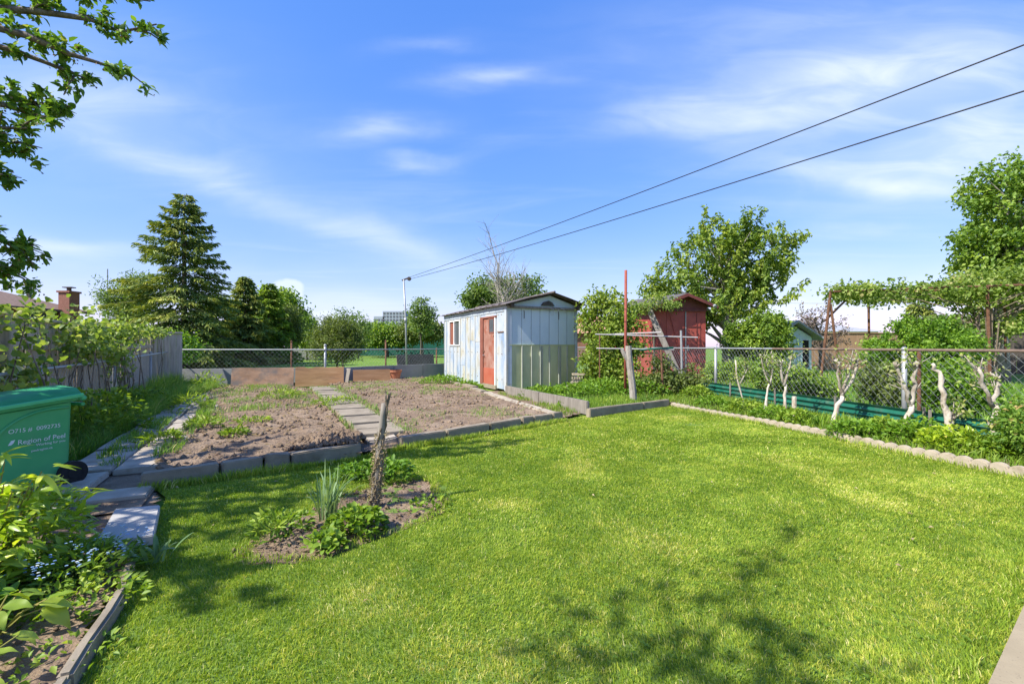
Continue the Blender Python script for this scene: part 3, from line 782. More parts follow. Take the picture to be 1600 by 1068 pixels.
kerb('flower_bed_edging', 'rounded concrete edging of the near left flower bed', [(-1.32, 1.05), (-1.66, 1.72), (-1.99, 2.36), (-2.17, 2.62), (-2.42, 2.9)], .048, .11, -.04, M['concrete'], 'edging_block', gap=.005, seed=50)

# scalloped edging along the right border
def scallop_edging():
    a, b = Vector(gp(1047, 634)), Vector(gp(1600, 746))
    d = (b - a).normalized(); s = Vector((-d.y, d.x))
    t = thing('scalloped_edging', 'pale scalloped concrete edging between lawn and right border', 'edging', (a.x, a.y, 0))
    n = 13; plen = .6; k = 0; dist = 0; total = (b - a).length + 1.6
    r = random.Random(3)
    while dist < total:
        nsc = 4; w = plen / nsc
        prof = [(0.004, -.05)]
        for i in range(nsc):
            for q in range(7):
                ang = math.pi * (1 - q / 6)
                prof.append((.004 + (i + .5) * w + math.cos(ang) * w * .485, .055 + math.sin(ang) * .048))
        prof.append((plen - .008, -.05))
        off = math.sin(dist * .7) * .03 + r.uniform(-.008, .008)
        o2 = a + d * dist + s * off
        yaw = r.uniform(-.035, .035)
        dd = Vector((d.x * math.cos(yaw) - d.y * math.sin(yaw), d.x * math.sin(yaw) + d.y * math.cos(yaw), 0))
        mb = MB().prism(prof, dd, (0, 0, 1), Vector((-dd.y, dd.x, 0)) * .075, (o2.x, o2.y, r.uniform(-.03, .008)))
        me = mb.mesh('edging_block', t.location)
        bm = bmesh.new(); bm.from_mesh(me)
        es = [e for e in bm.edges if len(e.link_faces) == 2 and e.calc_face_angle(0) > 1.2]
        bmesh.ops.bevel(bm, geom=es, offset=.014, segments=2, affect='EDGES')
        bm.to_mesh(me); bm.free()
        obj('edging_block', me, M['scallop'], t)
        dist += plen; k += 1
scallop_edging()

# paved paths
def paving(name, label, start, d, cols, rows, pl, pw, mat, z, seed, skip=()):
    o = flat([(0, 0)] * 3, 0)
    d = Vector(d).normalized(); s = Vector((d.y, -d.x))
    w = cols * pw
    a = Vector(start)
    c = [a, a + s * w, a + s * w + d * rows * pl, a + d * rows * pl]
    base = structure(name, flat([(p.x, p.y) for p in c], z - .05), M['soil'], label)
    r = random.Random(seed)
    for i in range(rows):
        for j in range(cols):
            if (i, j) in skip: continue
            p = a + d * (i * pl + r.uniform(.005, .03)) + s * (j * pw + .012 + r.uniform(-.01, .015))
            q = p + d * (pl - .035)
            mb = rough_block((p.x + s.x * (pw - .03), p.y + s.y * (pw - .03)), (q.x + s.x * (pw - .03), q.y + s.y * (pw - .03)), pw - .03, .06, z - .045 + r.uniform(-.012, .014), seed + i * 7 + j, .008, .004, 1)
            obj('paver', mb, mat, base)
    return base
paving('paved_path', 'worn paver path along the left fence', (-3.75, 3.15), (-.47, .88), 2, 17, .62, .46, M['paver'], .07, 60, {(0, 1), (1, 1)})
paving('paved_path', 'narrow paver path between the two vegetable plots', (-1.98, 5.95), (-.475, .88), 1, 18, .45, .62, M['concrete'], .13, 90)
paving('stepping_pavers', 'low paver between the pale slab and the kerb corner', (-3.52, 3.62), (-.47, .88), 1, 1, .36, .5, M['paver'], .02, 130)
def pale_slab():
    q = [G(180, 793, .09), G(250, 787, .09), G(240, 834, .09), G(148, 848, .09)]
    mb = MB(); v = [(p.x, p.y, .085) for p in q] + [(p.x, p.y, .02) for p in q]
    mb.add(v, [(3, 2, 1, 0), (4, 5, 6, 7), (0, 1, 5, 4), (1, 2, 6, 5), (2, 3, 7, 6), (3, 0, 4, 7)])
    me = mb.mesh('pale_paving_slab'); bm = bmesh.new(); bm.from_mesh(me)
    bmesh.ops.recalc_face_normals(bm, faces=bm.faces[:])
    bmesh.ops.bevel(bm, geom=bm.edges[:], offset=.006, segments=2, affect='EDGES')
    bm.to_mesh(me); bm.free()
    o = obj('pale_paving_slab', me, M['newpaver'])
    tag(o, 'pale new paving slab lying loose at the lawn edge', 'paver')
pale_slab()
tag(obj('loose_stone', rough_block(gp(574, 699), gp(622, 694), .22, .1, .0, 77, .02, .012), M['paver']), 'flat stone closing the gap between the two front kerbs', 'stone')
tag(obj('door_step', rough_block((-.62, 11.95), (-1.0, 12.85), .22, .14, .0, 78, .02, .01), M['concrete']), 'worn concrete step below the red shed door', 'step')
# patio
pt = [(1.82, 1.74), (5.6, 4.47), (9, 4.47), (9, -3), (-4.6, -3), (-4.6, .1), (-.5, .07), (1.12, 1.235)]
mb = MB(); nP = len(pt)
mb.add([(p[0], p[1], .012) for p in pt] + [(p[0], p[1], -.1) for p in pt], [tuple(range(nP))[::-1], *[(k, (k + 1) % nP, (k + 1) % nP + nP, k + nP) for k in range(nP)]])
structure('patio', mb, M['patio'], 'pale concrete patio at the lower right corner')

# ------------------------------------------------------------------ chain link fences
def wire_mesh(p0, p1, z0a, z0b, z1a, z1b, cell=.085, r=.0024, gaps=()):
    """two families of crossing diagonal wires between two posts"""
    p0, p1 = Vector(p0), Vector(p1)
    d2 = (p1 - p0); Ln = d2.length; d2.normalize(); s = Vector((-d2.y, d2.x, 0))
    H = z1a - z0a
    mb = MB()
    slope = 1.05
    run = H / slope
    for fam in (1, -1):
        k = -run
        while k < Ln + run:
            a0, a1 = k, k + run * 1
            u0, v0, u1, v1 = (a0, 0, a1, H) if fam == 1 else (a1, 0, a0, H)
            lo, hi = min(u0, u1), max(u0, u1)
            if hi > 0 and lo < Ln:
                def at(u): return v0 + (v1 - v0) * (u - u0) / (u1 - u0)
                ua, ub = max(lo, 0), min(hi, Ln)
                pts = []
                for u in (ua, ub):
                    f = u / Ln
                    z = z0a + (z0b - z0a) * f + at(u) * ((z1a + (z1b - z1a) * f) - (z0a + (z0b - z0a) * f)) / H
                    pts.append(Vector((p0.x, p0.y, 0)) + d2 * u + s * fam * r * .9 + Vector((0, 0, z)))
                mb.tube(pts, r, 3, False)
            k += cell
    return mb
def chain_fence(name, label, pts, z1, mesh_bottom, rails, posts, mesh_mat, off=.03, cell=.125, r=.0024):
    t = thing(name, label, 'fence', (pts[0][0], pts[0][1], 0))
    for i in range(len(pts) - 1):
        a, b = Vector((*pts[i], 0)), Vector((*pts[i + 1], 0))
        obj('wire_mesh', wire_mesh(a, b, mesh_bottom[i], mesh_bottom[i + 1], z1[i] - .02, z1[i + 1] - .02, cell, r), mesh_mat, t, kind='stuff')
    for (a, b, mat) in rails:
        obj('top_rail', MB().tube([a, b], .021, 8), mat, t, smooth=False)
    for (x, y, z, rad, mat) in posts:
        po = obj('post', MB().tube([(x, y, -.1), (x, y, z)], rad, 10), mat, t, smooth=True)
        obj('post_cap', MB().tube([(x, y, z - .01), (x, y, z + .025), (x, y, z + .05)], [rad * 1.25, rad * 1.2, rad * .35], 10), mat, po, smooth=True)
    return t
def rf(Y): return 5.37 + .143 * (12 - Y)          # right fence line
ra, rb, rc_ = (rf(24.8), 24.8), (rf(12), 12.0), (rf(2.4), 2.4)
rust_split = (rf(9.9), 9.9)
chain_fence('chain_link_fence', 'chain link fence along the right border with white far rail and rusty near rail',
            [ra, rb, (rf(7.05), 7.05), rc_], [1.25] * 4, [.02] * 4,
            [((rf(24.8), 24.8, 1.25), (rf(9.9), 9.9, 1.25), M['galv']), ((rf(9.9), 9.9, 1.25), (rf(2.4), 2.4, 1.24), M['rustrail'])],
            [(rf(12), 12.0, 1.26, .035, M['galv']), (rf(7.05), 7.05, 1.25, .035, M['galv']), (rf(17), 17, 1.26, .03, M['galv']), (rf(2.4), 2.4, 1.26, .035, M['galv']), (rf(24.8), 24.8, 1.26, .035, M['galv'])],
            M['galv'], r=.0024)
bf = [(-10.9, 14.6), (-6.3, 15.3), (-2.7, 19.4), (rf(24.8), 24.8)]
chain_fence('chain_link_fence', 'chain link fence across the back above the low grey wall',
            bf, [1.2, 1.19, 1.19, 1.2], [.45] * 4,
            [((bf[0][0], bf[0][1], 1.2), (bf[1][0], bf[1][1], 1.19), M['galv']), ((bf[1][0], bf[1][1], 1.19), (bf[2][0], bf[2][1], 1.19), M['galv']), ((bf[2][0], bf[2][1], 1.19), (bf[3][0], bf[3][1], 1.2), M['rust'])],
            [(bf[0][0], bf[0][1], 1.27, .045, M['galv']), (-7.35, 15.17, 1.45, .03, M['rust']), (-6.3, 15.35, 1.33, .04, M['galv']), (-4.75, 17.12, 1.5, .03, M['rust']), (-2.7, 19.4, 1.25, .035, M['galv']), (-3.15, 19.0, 1.2, .03, M['rust'])],
            M['galv'], r=.0018, cell=.14)
def lf(Y): return -5.63 - .557 * (Y - 5)           # left fence line
chain_fence('chain_link_fence', 'chain link fence along the left side behind the green bin',
            [(lf(3.2), 3.2), (lf(9), 9.0), (-10.86, 14.5)], [.97, 1.03, 1.14], [.0, .0, .0],
            [((lf(3.2), 3.2, .97), (lf(9), 9, 1.03), M['galv']), ((lf(9), 9, 1.03), (-10.86, 14.5, 1.14), M['galv'])],
            [(lf(5.9), 5.9, 1.02, .03, M['galv']), (lf(9), 9.0, 1.06, .03, M['galv']), (lf(12), 12.0, 1.12, .03, M['galv'])],
            M['galv'], r=.0018)
# low grey wall under the back fence
t = thing('low_wall', 'low grey wall along the back of the garden under the fence', 'wall', (bf[0][0], bf[0][1], 0))
for i in range(2):
    a, b = Vector((*bf[i], .27)), Vector((*bf[i + 1], .27))
    ln = (b - a).length; n = 4
    for k in range(n):
        p, q = a.lerp(b, k / n + .001), a.lerp(b, (k + 1) / n - .001)
        sh = Vector((0, -.05, 0))
        obj('panel', MB().bar(p + sh, q + sh, .05, .62 + .01 * (k % 2), bev=.006), M['wallgrey'], t)
# plywood boards leaning on the wall
def board(label, x0, x1, y0, y1, yt, w_mat, lean, seed, chip=0.0):
    """a leaning sheet between two photo columns: base row y1, top row yt"""
    a, b = G(x0, y1, .0), G(x1, y0, .0)
    h = CAMH - (yt - HY) / FPX * ((a.y + b.y) / 2)
    d = (b - a).normalized(); n = Vector((-d.y, d.x, 0))
    r = random.Random(seed)
    top = []
    m = 12
    for k in range(m + 1):
        f = k / m
        top.append((f * (b - a).length, h + (r.uniform(-chip, chip * .3) if 0 < k < m else 0)))
    poly = [(0, 0)] + top + [((b - a).length, 0)]
    up = (Vector((0, 0, 1)) + n * lean).normalized()
    mb = MB().prism(poly, d, up, n * .018, a)
    o = obj('plywood_board', mb, w_mat)
    tag(o, label, 'board')
    return o
board('stained dark plywood board leaning at the back fence, left of the rest', 360, 458, 607, 608, 574, M['ply1'], .12, 1, .006)
board('chipped orange brown plywood board, second from the left', 461, 537, 602, 604, 573, M['ply2'], .12, 2, .03)
board('bright orange plywood board, lowest of the leaning boards', 552, 610, 598, 600, 577, M['ply2'], .12, 3, .004)
board('dark brown plywood board beside the tall clothes line pole', 622, 680, 584, 587, 553, M['ply4'], .15, 4, .006)
tag(obj('wood_offcut', MB().bar(G(540, 602) + Vector((0, 0, .0)), A(545, 575, G(540, 602).y + .1), .22, .02, bev=.004), M['greywood']), 'pale wood offcut between the two orange boards', 'offcut')
tag(obj('wood_offcut', MB().bar(G(628, 591), A(622, 568, G(628, 591).y), .35, .03, bev=.004), M['ply4']), 'dark slanting offcut at the foot of the clothes line pole', 'offcut')
def pot(p, r, h, label):
    x, y, z = p
    o = obj('flower_pot', MB().tube([(x, y, z), (x, y, z + h * .8), (x, y, z + h * .8), (x, y, z + h), (x, y, z + h), (x, y, z + h * .7)], [r * .7, r * .95, r * 1.08, r * 1.1, r * .95, r * .85], 16, True), M['terracotta'])
    tag(o, label, 'pot')
pp = G(617, 595); pot((pp.x, pp.y, 0), .24, .42, 'orange flower pot between plywood boards at the back')
r_ = random.Random(5)
for k in range(5):
    c = G(684 + r_.uniform(-6, 4), 588) + Vector((0, 0, .04 + k * .05))
    tag(obj('scrap_plank', MB().bar(c + Vector((-.5, r_.uniform(-.2, .2), 0)), c + Vector((.45, r_.uniform(-.2, .2), .03)), .12, .04), M['ply4']), ['lowest', 'second lowest', 'middle', 'second highest', 'topmost'][k] + ' short dark plank in the scrap pile by the shed corner', 'plank', 'scrap planks piled at the shed corner')

# ------------------------------------------------------------------ left wooden fence
def wood_fence():
    base = (lf(3.0) - .35, 3.0, 0)
    t = thing('wooden_fence', 'tall weathered grey board fence behind the vines on the left', 'fence', base)
    a, b = Vector((lf(3.0) - .38, 3.0, 0)), Vector((lf(13.6) - .38, 13.6, 0))
    d = (b - a); Ln = d.length; d.normalize(); n = Vector((-d.y, d.x, 0))
    r = random.Random(9)
    me = []
    for v in range(4):
        mb = MB(); mb.box((0, 0, .82), (.135, .018, 1.64 + .015 * v), bev=.004); me.append(mb.mesh('board'))
    rz = math.atan2(d.y, d.x)
    x = .07; k = 0
    while x < Ln:
        o = obj('board', me[k % 4], M['weathered'], t, local=True)
        p = a + d * x - Vector(base)
        o.location = p + Vector((0, 0, r.uniform(-.01, .02))); o.rotation_euler = (r.uniform(-.01, .01), r.uniform(-.012, .012), rz)
        x += .145; k += 1
    for z in (.35, 1.3):
        obj('rail', MB().bar(a + n * -.04 + Vector((0, 0, z)), b + n * -.04 + Vector((0, 0, z)), .04, .09), M['weathered'], t)
    obj('cap_rail', MB().bar(a + Vector((0, 0, 1.69)), b + Vector((0, 0, 1.69)), .14, .04, bev=.005), M['weathered'], t)
    for f in (.02, .25, .48, .72, 1.0):
        p = a.lerp(b, f) - n * .06
        obj('post', MB().box((p.x, p.y, .87), (.1, .1, 1.74), Matrix.Rotation(rz, 3, 'Z'), .006), M['weathered'], t)
    # the turned end panel
    e0 = b; e1 = b + Vector((.55, .55, 0))
    for q in range(5):
        p = e0.lerp(e1, (q + .5) / 5)
        o = obj('end_board', MB().box((p.x, p.y, .84), (.15, .018, 1.68), Matrix.Rotation(math.radians(45), 3, 'Z'), .004), M['weathered'], t)
    obj('end_cap', MB().bar(e0 + Vector((0, 0, 1.72)), e1 + Vector((0, 0, 1.72)), .13, .05, bev=.005), M['weathered'], t)
    return t
wood_fence()
tag(obj('leaning_plank', MB().bar(A(236, 527, 13.6), G(247, 607, .0), .16, .025, roll=.3, bev=.004), surf('tan_plank', [(.3, (.38, .28, .17)), (.7, (.5, .38, .24))], 5, bump=.2)), 'tan plank leaning at the end of the wooden fence', 'plank')

# ------------------------------------------------------------------ white shed
def white_shed():
    t = thing('white_shed', 'weathered white sheet metal garden shed with red door and green lower gable', 'shed', (-.15, 13.2, 0), math.atan2(.447, .894))
    W, Ln, H = 2.43, 5.7, 2.52
    def P(name, mb, mat, parent=t, **k): return obj(name, mb, mat, parent, local=True, **k)
    r = random.Random(21)
    # inner carcass keeps daylight out (set back behind the sheets)
    P('inner_wall', MB().box((W / 2, Ln / 2, 1.2), (W - .12, Ln - .12, 2.4)), M['darkvoid'])
    # left wall sheets (plane x = 0), each its own sheet with a standing seam
    def sheet(y0, y1, z0, z1, mat, dx=0.0):
        o = P('wall_panel', MB().box((-.012 - dx, (y0 + y1) / 2, (z0 + z1) / 2), (.012, y1 - y0 - .014, z1 - z0 - .006), Matrix.Rotation(r.uniform(-.004, .004), 3, 'Z'), .002), mat)
        P('seam', MB().box((-.022 - dx, y1 - .012, (z0 + z1) / 2), (.03, .03, z1 - z0 - .01)), mat, o)
    ws = M['white_sheet']
    sheet(.1, .69, .04, 1.72, ws, .004); sheet(.1, .69, 1.72, 2.32, ws)
    for (a, b, cut) in ((1.9, 2.4, 1.45), (2.4, 2.85, 1.5), (2.85, 3.3, None), (3.3, 3.84, .62)):
        if cut: sheet(a, b, .04, cut, ws, .005 * r.random()); sheet(a, b, cut, 2.33, ws, .006)
        else: sheet(a, b, .04, 2.33, ws)
    for (a, b) in ((3.84, 4.2), (4.2, 4.62), (4.62, 5.01)):
        sheet(a, b, .04, 1.34, ws, .003 * r.random()); sheet(a, b, 2.26, 2.33, ws)
    sheet(5.01, 5.4, .04, .7, ws, .004); sheet(5.01, 5.4, .7, 2.33, ws); sheet(5.4, 5.68, .04, 2.33, ws)
    sheet(.69, 1.9, 2.2, 2.33, ws, .002)
    mb = MB()
    for (y, z) in [(y, z) for y in (.3, .55, 2.2, 2.65, 3.05, 3.55, 4.05, 4.45, 4.85, 5.2, 5.55) for z in (.3, 1.1, 2.27)]: mb.box((-.03, y + r.uniform(-.04, .04), z + r.uniform(-.03, .03)), (.012, .022, .022))
    P('screw_heads', mb, M['rust'], kind='stuff')
    P('eave_board', MB().box((-.024, Ln / 2, 2.425), (.03, Ln, .19), bev=.004), M['trim'])
    for k in range(12):
        P('rafter_end', MB().box((-.09, .2 + k * .48, 2.52), (.16, .045, .05)), M['darktrim'])
    # window
    w = P('window', MB().box((-.03, 4.42, 1.345), (.06, 1.16, .04), bev=.004).box((-.03, 4.42, 2.25), (.06, 1.16, .04), bev=.004).box((-.03, 3.86, 1.8), (.06, .05, .87), bev=.004).box((-.03, 4.99, 1.8), (.06, .05, .87), bev=.004).box((-.03, 4.47, 1.8), (.06, .06, .87), bev=.004), M['whitepaint'])
    P('pane', MB().box((-.008, 4.165, 1.8), (.01, .54, .84)), M['glass'], w)
    P('pane', MB().box((-.01, 4.73, 1.8), (.01, .46, .84)), M['curtain'], w)
    # door
    d = P('door', MB().box((-.02, 1.19, 1.14), (.04, .86, 2.04), bev=.004), M['doorred'])
    P('kick_panel', MB().box((-.046, 1.19, .38), (.012, .84, .5), bev=.002), M['doororange'], d)
    P('pane', MB().box((-.044, .98, 1.94), (.01, .33, .4)), M['glass'], d)
    P('pane_frame', MB().box((-.046, .98, 2.155), (.018, .42, .035)).box((-.046, .98, 1.725), (.018, .42, .035)).box((-.046, .79, 1.94), (.018, .035, .4)).box((-.046, 1.165, 1.94), (.018, .035, .4)), M['jambred'], d)
    P('handle', MB().tube([(-.04, 1.56, 1.02), (-.09, 1.56, 1.02), (-.1, 1.5, 1.02)], .016, 8), M['galv'], d)
    P('hasp', MB().box((-.05, 1.6, 1.14), (.02, .12, .05)), M['rust'], d)
    P('hinge', MB().box((-.048, .8, 1.62), (.012, .1, .05)), M['rust'], d)
    P('door_jamb', MB().box((-.035, 1.75, 1.15), (.07, .24, 2.1), bev=.005), M['jambred'])
    P('door_jamb', MB().box((-.03, .725, 1.15), (.06, .06, 2.1), bev=.004), M['whitepaint'])
    P('door_head', MB().box((-.035, 1.25, 2.21), (.072, 1.2, .05), bev=.004), M['jambred'])
    P('threshold', MB().box((-.02, 1.25, .06), (.1, 1.2, .13), bev=.006), M['concrete'])
    P('strap', MB().box((-.035, .36, 1.73), (.02, .4, .03)), M['rust'])
    # corner posts
    P('corner_trim', MB().box((-.006, .03, 1.24), (.07, .14, 2.46), bev=.004), ws)
    P('corner_trim', MB().box((.09, -.018, 1.24), (.12, .035, 2.46), bev=.004), M['trim'])
    P('corner_trim', MB().box((W - .03, -.02, 1.24), (.09, .04, 2.46), bev=.004), M['trim'])
    # gable wall : pale upper sheets, green lower sheets with ribs
    xs = [.15, .48, .8, 1.1, 1.42, 1.75, 2.06, W - .08]
    for i in range(len(xs) - 1):
        a, b = xs[i], xs[i + 1]
        P('upper_panel', MB().box(((a + b) / 2, -.012, 1.91), (b - a - .012, .012, 1.14), Matrix.Rotation(r.uniform(-.004, .004), 3, 'Z'), .002), M['blue_sheet'])
        o = P('lower_panel', MB().box(((a + b) / 2, -.016, .69), (b - a - .005, .012, 1.3), None, .002), M['green_sheet'])
        if i > 0: P('rib', MB().box((a, -.04, .68), (.035, .05, 1.26), bev=.006), M['green_rib'], o)
        if i in (3, 5): P('rib', MB().box((a + .07, -.036, .68), (.025, .04, 1.26), bev=.006), M['green_rib'], o)
    P('seam_strip', MB().box((W / 2, -.03, 1.345), (W - .12, .02, .03)), M['green_sheet'])
    P('gable_panel', MB().prism([(.0, 2.5), (1.45, 2.84), (W, 2.54), (W, 2.42), (0, 2.42)], (1, 0, 0), (0, 0, 1), (0, .012, 0), (0, -.02, 0)), M['blue_sheet'])
    P('gable_beam', MB().box((W / 2 + .02, -.07, 2.45), (W + .06, .09, .07), bev=.008), M['greywood'])
    P('gable_end_block', MB().box((.09, -.12, 2.49), (.1, .2, .13), bev=.01), M['darktrim'])
    P('gable_end_block', MB().box((W - .03, -.12, 2.5), (.14, .2, .12), bev=.01), M['darktrim'])
    P('gable_vent', MB().prism([(1.12, 2.53), (1.2, 2.63), (1.38, 2.68), (1.5, 2.63), (1.58, 2.53)], (1, 0, 0), (0, 0, 1), (0, .05, 0), (0, -.075, 0)), M['darktrim'])
    for x in (.55, 1.75): P('hook', MB().tube([(x, -.03, 2.36), (x, -.05, 2.3), (x, -.04, 2.12)], .009, 6), M['darktrim'])
    mb = MB(); rr = random.Random(4)
    for k in range(9):      # tangle of dead twigs on the beam
        p = Vector((rr.uniform(1.25, 2.3), -.13, 2.45 + rr.uniform(-.02, .05)))
        q = p + Vector((rr.uniform(-.4, .5), rr.uniform(-.12, 0), rr.uniform(-.22, .08)))
        mb.tube([p, p.lerp(q, .5) + Vector((0, 0, .04)), q], [.006, .005, .003], 4)
    P('dry_twigs', mb, M['pipe'])
    P('back_wall', MB().box((W / 2, Ln + .01, 1.25), (W, .02, 2.5)), ws)
    P('right_wall', MB().box((W + .005, Ln / 2, 1.25), (.02, Ln - .02, 2.48)), ws)
    # roof : overlapping sagging sheets
    prof = [(-.16, 2.52), (.65, 2.74), (1.45, 2.92), (2.05, 2.76), (2.62, 2.58)]
    ys = [-.28, 1.2, 2.7, 4.2, 5.95]
    for i in range(4):
        mb = MB(); z = .012 * (i % 2)
        a, b = ys[i], ys[i + 1] + .05
        v = []
        for (x, zz) in prof:
            for (y, s_) in ((a, 0), ((a + b) / 2, -.012), (b, 0)): v.append((x, y, zz + z + s_ + r.uniform(-.008, .008)))
        n = len(v)
        v2 = v + [(q[0], q[1], q[2] - .014) for q in v]
        f = []
        for k in range(len(prof) - 1):
            for m in range(2):
                q = (k * 3 + m, (k + 1) * 3 + m, (k + 1) * 3 + m + 1, k * 3 + m + 1)
                f.append(q); f.append(tuple(x + n for x in q[::-1]))
        bd = [k * 3 for k in range(5)] + [13, 14] + [k * 3 + 2 for k in range(3, -1, -1)] + [1]
        for k in range(len(bd)): a_, b_ = bd[k], bd[(k + 1) % len(bd)]; f.append((a_, a_ + n, b_ + n, b_))
        P('roof_sheet', mb.add(v2, f), M['roofmetal'])
    P('barge_board', MB().bar((-.1, -.2, 2.5), (1.45, -.2, 2.89), .025, .035), M['darktrim'])
    P('barge_board', MB().bar((1.45, -.2, 2.89), (2.56, -.2, 2.565), .025, .035), M['darktrim'])
    P('ridge_cap', MB().tube([(1.45, -.3, 2.93), (1.45, 2.8, 2.9), (1.45, 5.98, 2.93)], .03, 6), M['roofmetal'])
white_shed()
# broken concrete lump against the shed
def lump():
    b = G(893, 612); mb = MB()
    mb.prism([(-.35, 0), (.45, 0), (.42, .25), (.3, .42), (.12, .4)], (1, 0, 0), (0, 0, 1), (.06, .32, 0), (b.x, b.y, 0))
    mb.prism([(-.05, 0), (.42, 0), (.42, .05), (-.05, .05)], (1, 0, 0), (0, 0, 1), (0, .3, 0), (b.x + .1, b.y + .02, .47))
    for k in range(5): mb.box((b.x + .02 + k * .07, b.y - .02, .4), (.035, .03, .07))
    tag(obj('concrete_block', mb, M['scallop']), 'broken pale concrete block leaning by the green shed wall', 'block')
lump()

# ------------------------------------------------------------------ red shed beyond the right fence
def red_shed():
    t = thing('red_shed', 'dark red metal shed with double doors behind the right fence', 'shed', (4.97, 16.0, 0), math.atan2(.143, .99))
    W, Ln = 1.98, 4.2
    def P(name, mb, mat, parent=t, **k): return obj(name, mb, mat, parent, local=True, **k)
    P('side_wall', MB().box((.02, Ln / 2, 1.32), (.04, Ln, 2.64)), M['redwall'])
    P('side_wall', MB().box((W - .02, Ln / 2, 1.36), (.04, Ln, 2.72)), M['redwall'])
    P('back_wall', MB().box((W / 2, Ln - .02, 1.32), (W - .09, .04, 2.64)), M['redwall'])
    P('front_panel', MB().box((.26, .02, 1.32), (.44, .035, 2.64), bev=.004), M['redwall'])
    P('front_panel', MB().box((W - .15, .02, 1.33), (.22, .035, 2.66), bev=.004), M['redwall'])
    d1 = P('door', MB().box((.82, -.01, 1.3), (.66, .03, 2.5), Matrix.Rotation(math.radians(-5), 3, 'Z'), .004), M['redwall'])
    d2 = P('door', MB().box((1.48, .0, 1.3), (.58, .03, 2.5), None, .004), M['redwall'])
    P('door_rib', MB().box((1.2, -.025, 1.3), (.03, .025, 2.5)), M['pipe'], d2)
    P('door_rail', MB().box((1.48, -.022, 2.0), (.54, .02, .03)), M['redtrim'], d2)
    P('door_rail', MB().box((1.62, -.022, 1.3), (.02, .02, 2.4)), M['redtrim'], d2)
    P('door_handle', MB().box((1.27, -.05, 1.25), (.03, .05, .2)), M['galv'], d2)
    P('door_fold', MB().bar((.6, -.04, 2.45), (.95, -.06, 1.1), .02, .015), M['redwall'], d1)
    P('gable', MB().prism([(-.02, 2.66), (1.13, 3.1), (W + .02, 2.79), (W + .02, 2.56), (-.02, 2.56)], (1, 0, 0), (0, 0, 1), (0, .03, 0), (0, -.03, 0)), M['redtrim'])
    P('door_track', MB().box((W / 2 + .2, -.06, 2.57), (1.5, .05, .06)), M['redtrim'])
    # roof slabs, ridge rising a little to the back
    for (x0, z0, x1, z1) in ((-.28, 2.62, 1.13, 3.17), (1.13, 3.17, W + .28, 2.74)):
        mb = MB(); up = .22
        v = [(x0, -.3, z0), (x1, -.3, z1), (x1, Ln + .2, z1 + up), (x0, Ln + .2, z0 + up)]
        mb.add(v + [(q[0], q[1], q[2] - .05) for q in v], [(0, 1, 2, 3), (7, 6, 5, 4), (0, 4, 5, 1), (1, 5, 6, 2), (2, 6, 7, 3), (3, 7, 4, 0)])
        P('roof', mb, M['shingle'])
        P('barge_board', MB().bar((x0, -.32, z0 - .07), (x1, -.32, z1 - .07), .03, .1), M['redtrim'])
    P('eave_lamp', MB().tube([(W + .1, -.36, 2.74), (W + .1, -.44, 2.68)], [.05, .07], 8), M['galv'])
red_shed()
tag(obj('leaning_beam', MB().bar(A(1011, 476, 15.6), A(1066, 598, 15.05), .19, .05, roll=1.2, bev=.006), M['greywood']), 'long grey beam leaning against the red shed', 'beam')

# ------------------------------------------------------------------ clothes line
tp = Vector((-4.62, 20.0, 0))
t = thing('clothes_line_pole', 'tall galvanised clothes line pole at the back of the garden', 'pole', tp)
obj('pole', MB().tube([tp, tp + Vector((-.05, 0, 2.4)), tp + Vector((-.14, 0, 4.25))], [.042, .04, .036], 10), M['galv'], t, smooth=True)
obj('sleeve', MB().tube([tp + Vector((-.05, 0, 2.35)), tp + Vector((-.06, 0, 2.55))], .062, 10), M['galv'], t, smooth=True)
obj('cross_arm', MB().bar(tp + Vector((-.22, 0, 4.2)), tp + Vector((.12, 0, 4.32)), .05, .06), M['darktrim'], t)
obj('pulley', MB().tube([tp + Vector((.1, -.03, 4.27)), tp + Vector((.1, .03, 4.27))], .09, 14), M['darktrim'], t)
def wire(label, p0, p1, sag, r0):
    p0, p1 = Vector(p0), Vector(p1)
    pts = []
    for k in range(33):
        f = k / 32
        p = p0.lerp(p1, f); p.z -= sag * 4 * f * (1 - f); pts.append(p)
    tag(obj('clothes_line', MB().tube(pts, r0, 6), M['cable'], smooth=True), label, 'cable')
q = tp + Vector((.06, 0, 4.32))
def extend(a, b, k): return a + (b - a) * k
wire('upper of the two dark cables crossing the sky', q, extend(q, A(1600, 60, 4.4), 1.25), .10, .008)
wire('lower of the two dark cables crossing the sky', q + Vector((0, 0, -.08)), extend(q + Vector((0, 0, -.08)), A(1600, 130, 4.4), 1.25), .12, .008)

# ------------------------------------------------------------------ posts, pipes and frame in the corner bed
def pole(name, label, cat_, p0, p1, r, mat, n=9):
    return tag(obj(name, MB().tube([p0, Vector(p0).lerp(Vector(p1), .5), p1], r, n), mat, smooth=True), label, cat_)
pole('red_pole', 'tall thin red painted pole standing in the corner bed', 'pole', G(977, 622), A(978, 422, G(977, 622).y), .035, M['redpole'])
def wood_post():
    b = G(991, 630); Y = b.y
    mb = MB().tube([b - Vector((0, 0, .1)), A(988, 600, Y), A(983, 560, Y), A(982, 540, Y)], [.085, .08, .078, .07], 9)
    mb.tube([A(985, 568, Y), A(976, 555, Y), A(972, 546, Y)], [.055, .05, .045], 7)
    tag(obj('forked_wood_post', mb, M['palebark']), 'short forked grey trunk post in the corner bed', 'post')
wood_post()
Yp = 12.2
t = thing('pipe_trellis', 'low trellis of pale pipes on rusty posts before the red shed', 'trellis', A(1030, 600, Yp))
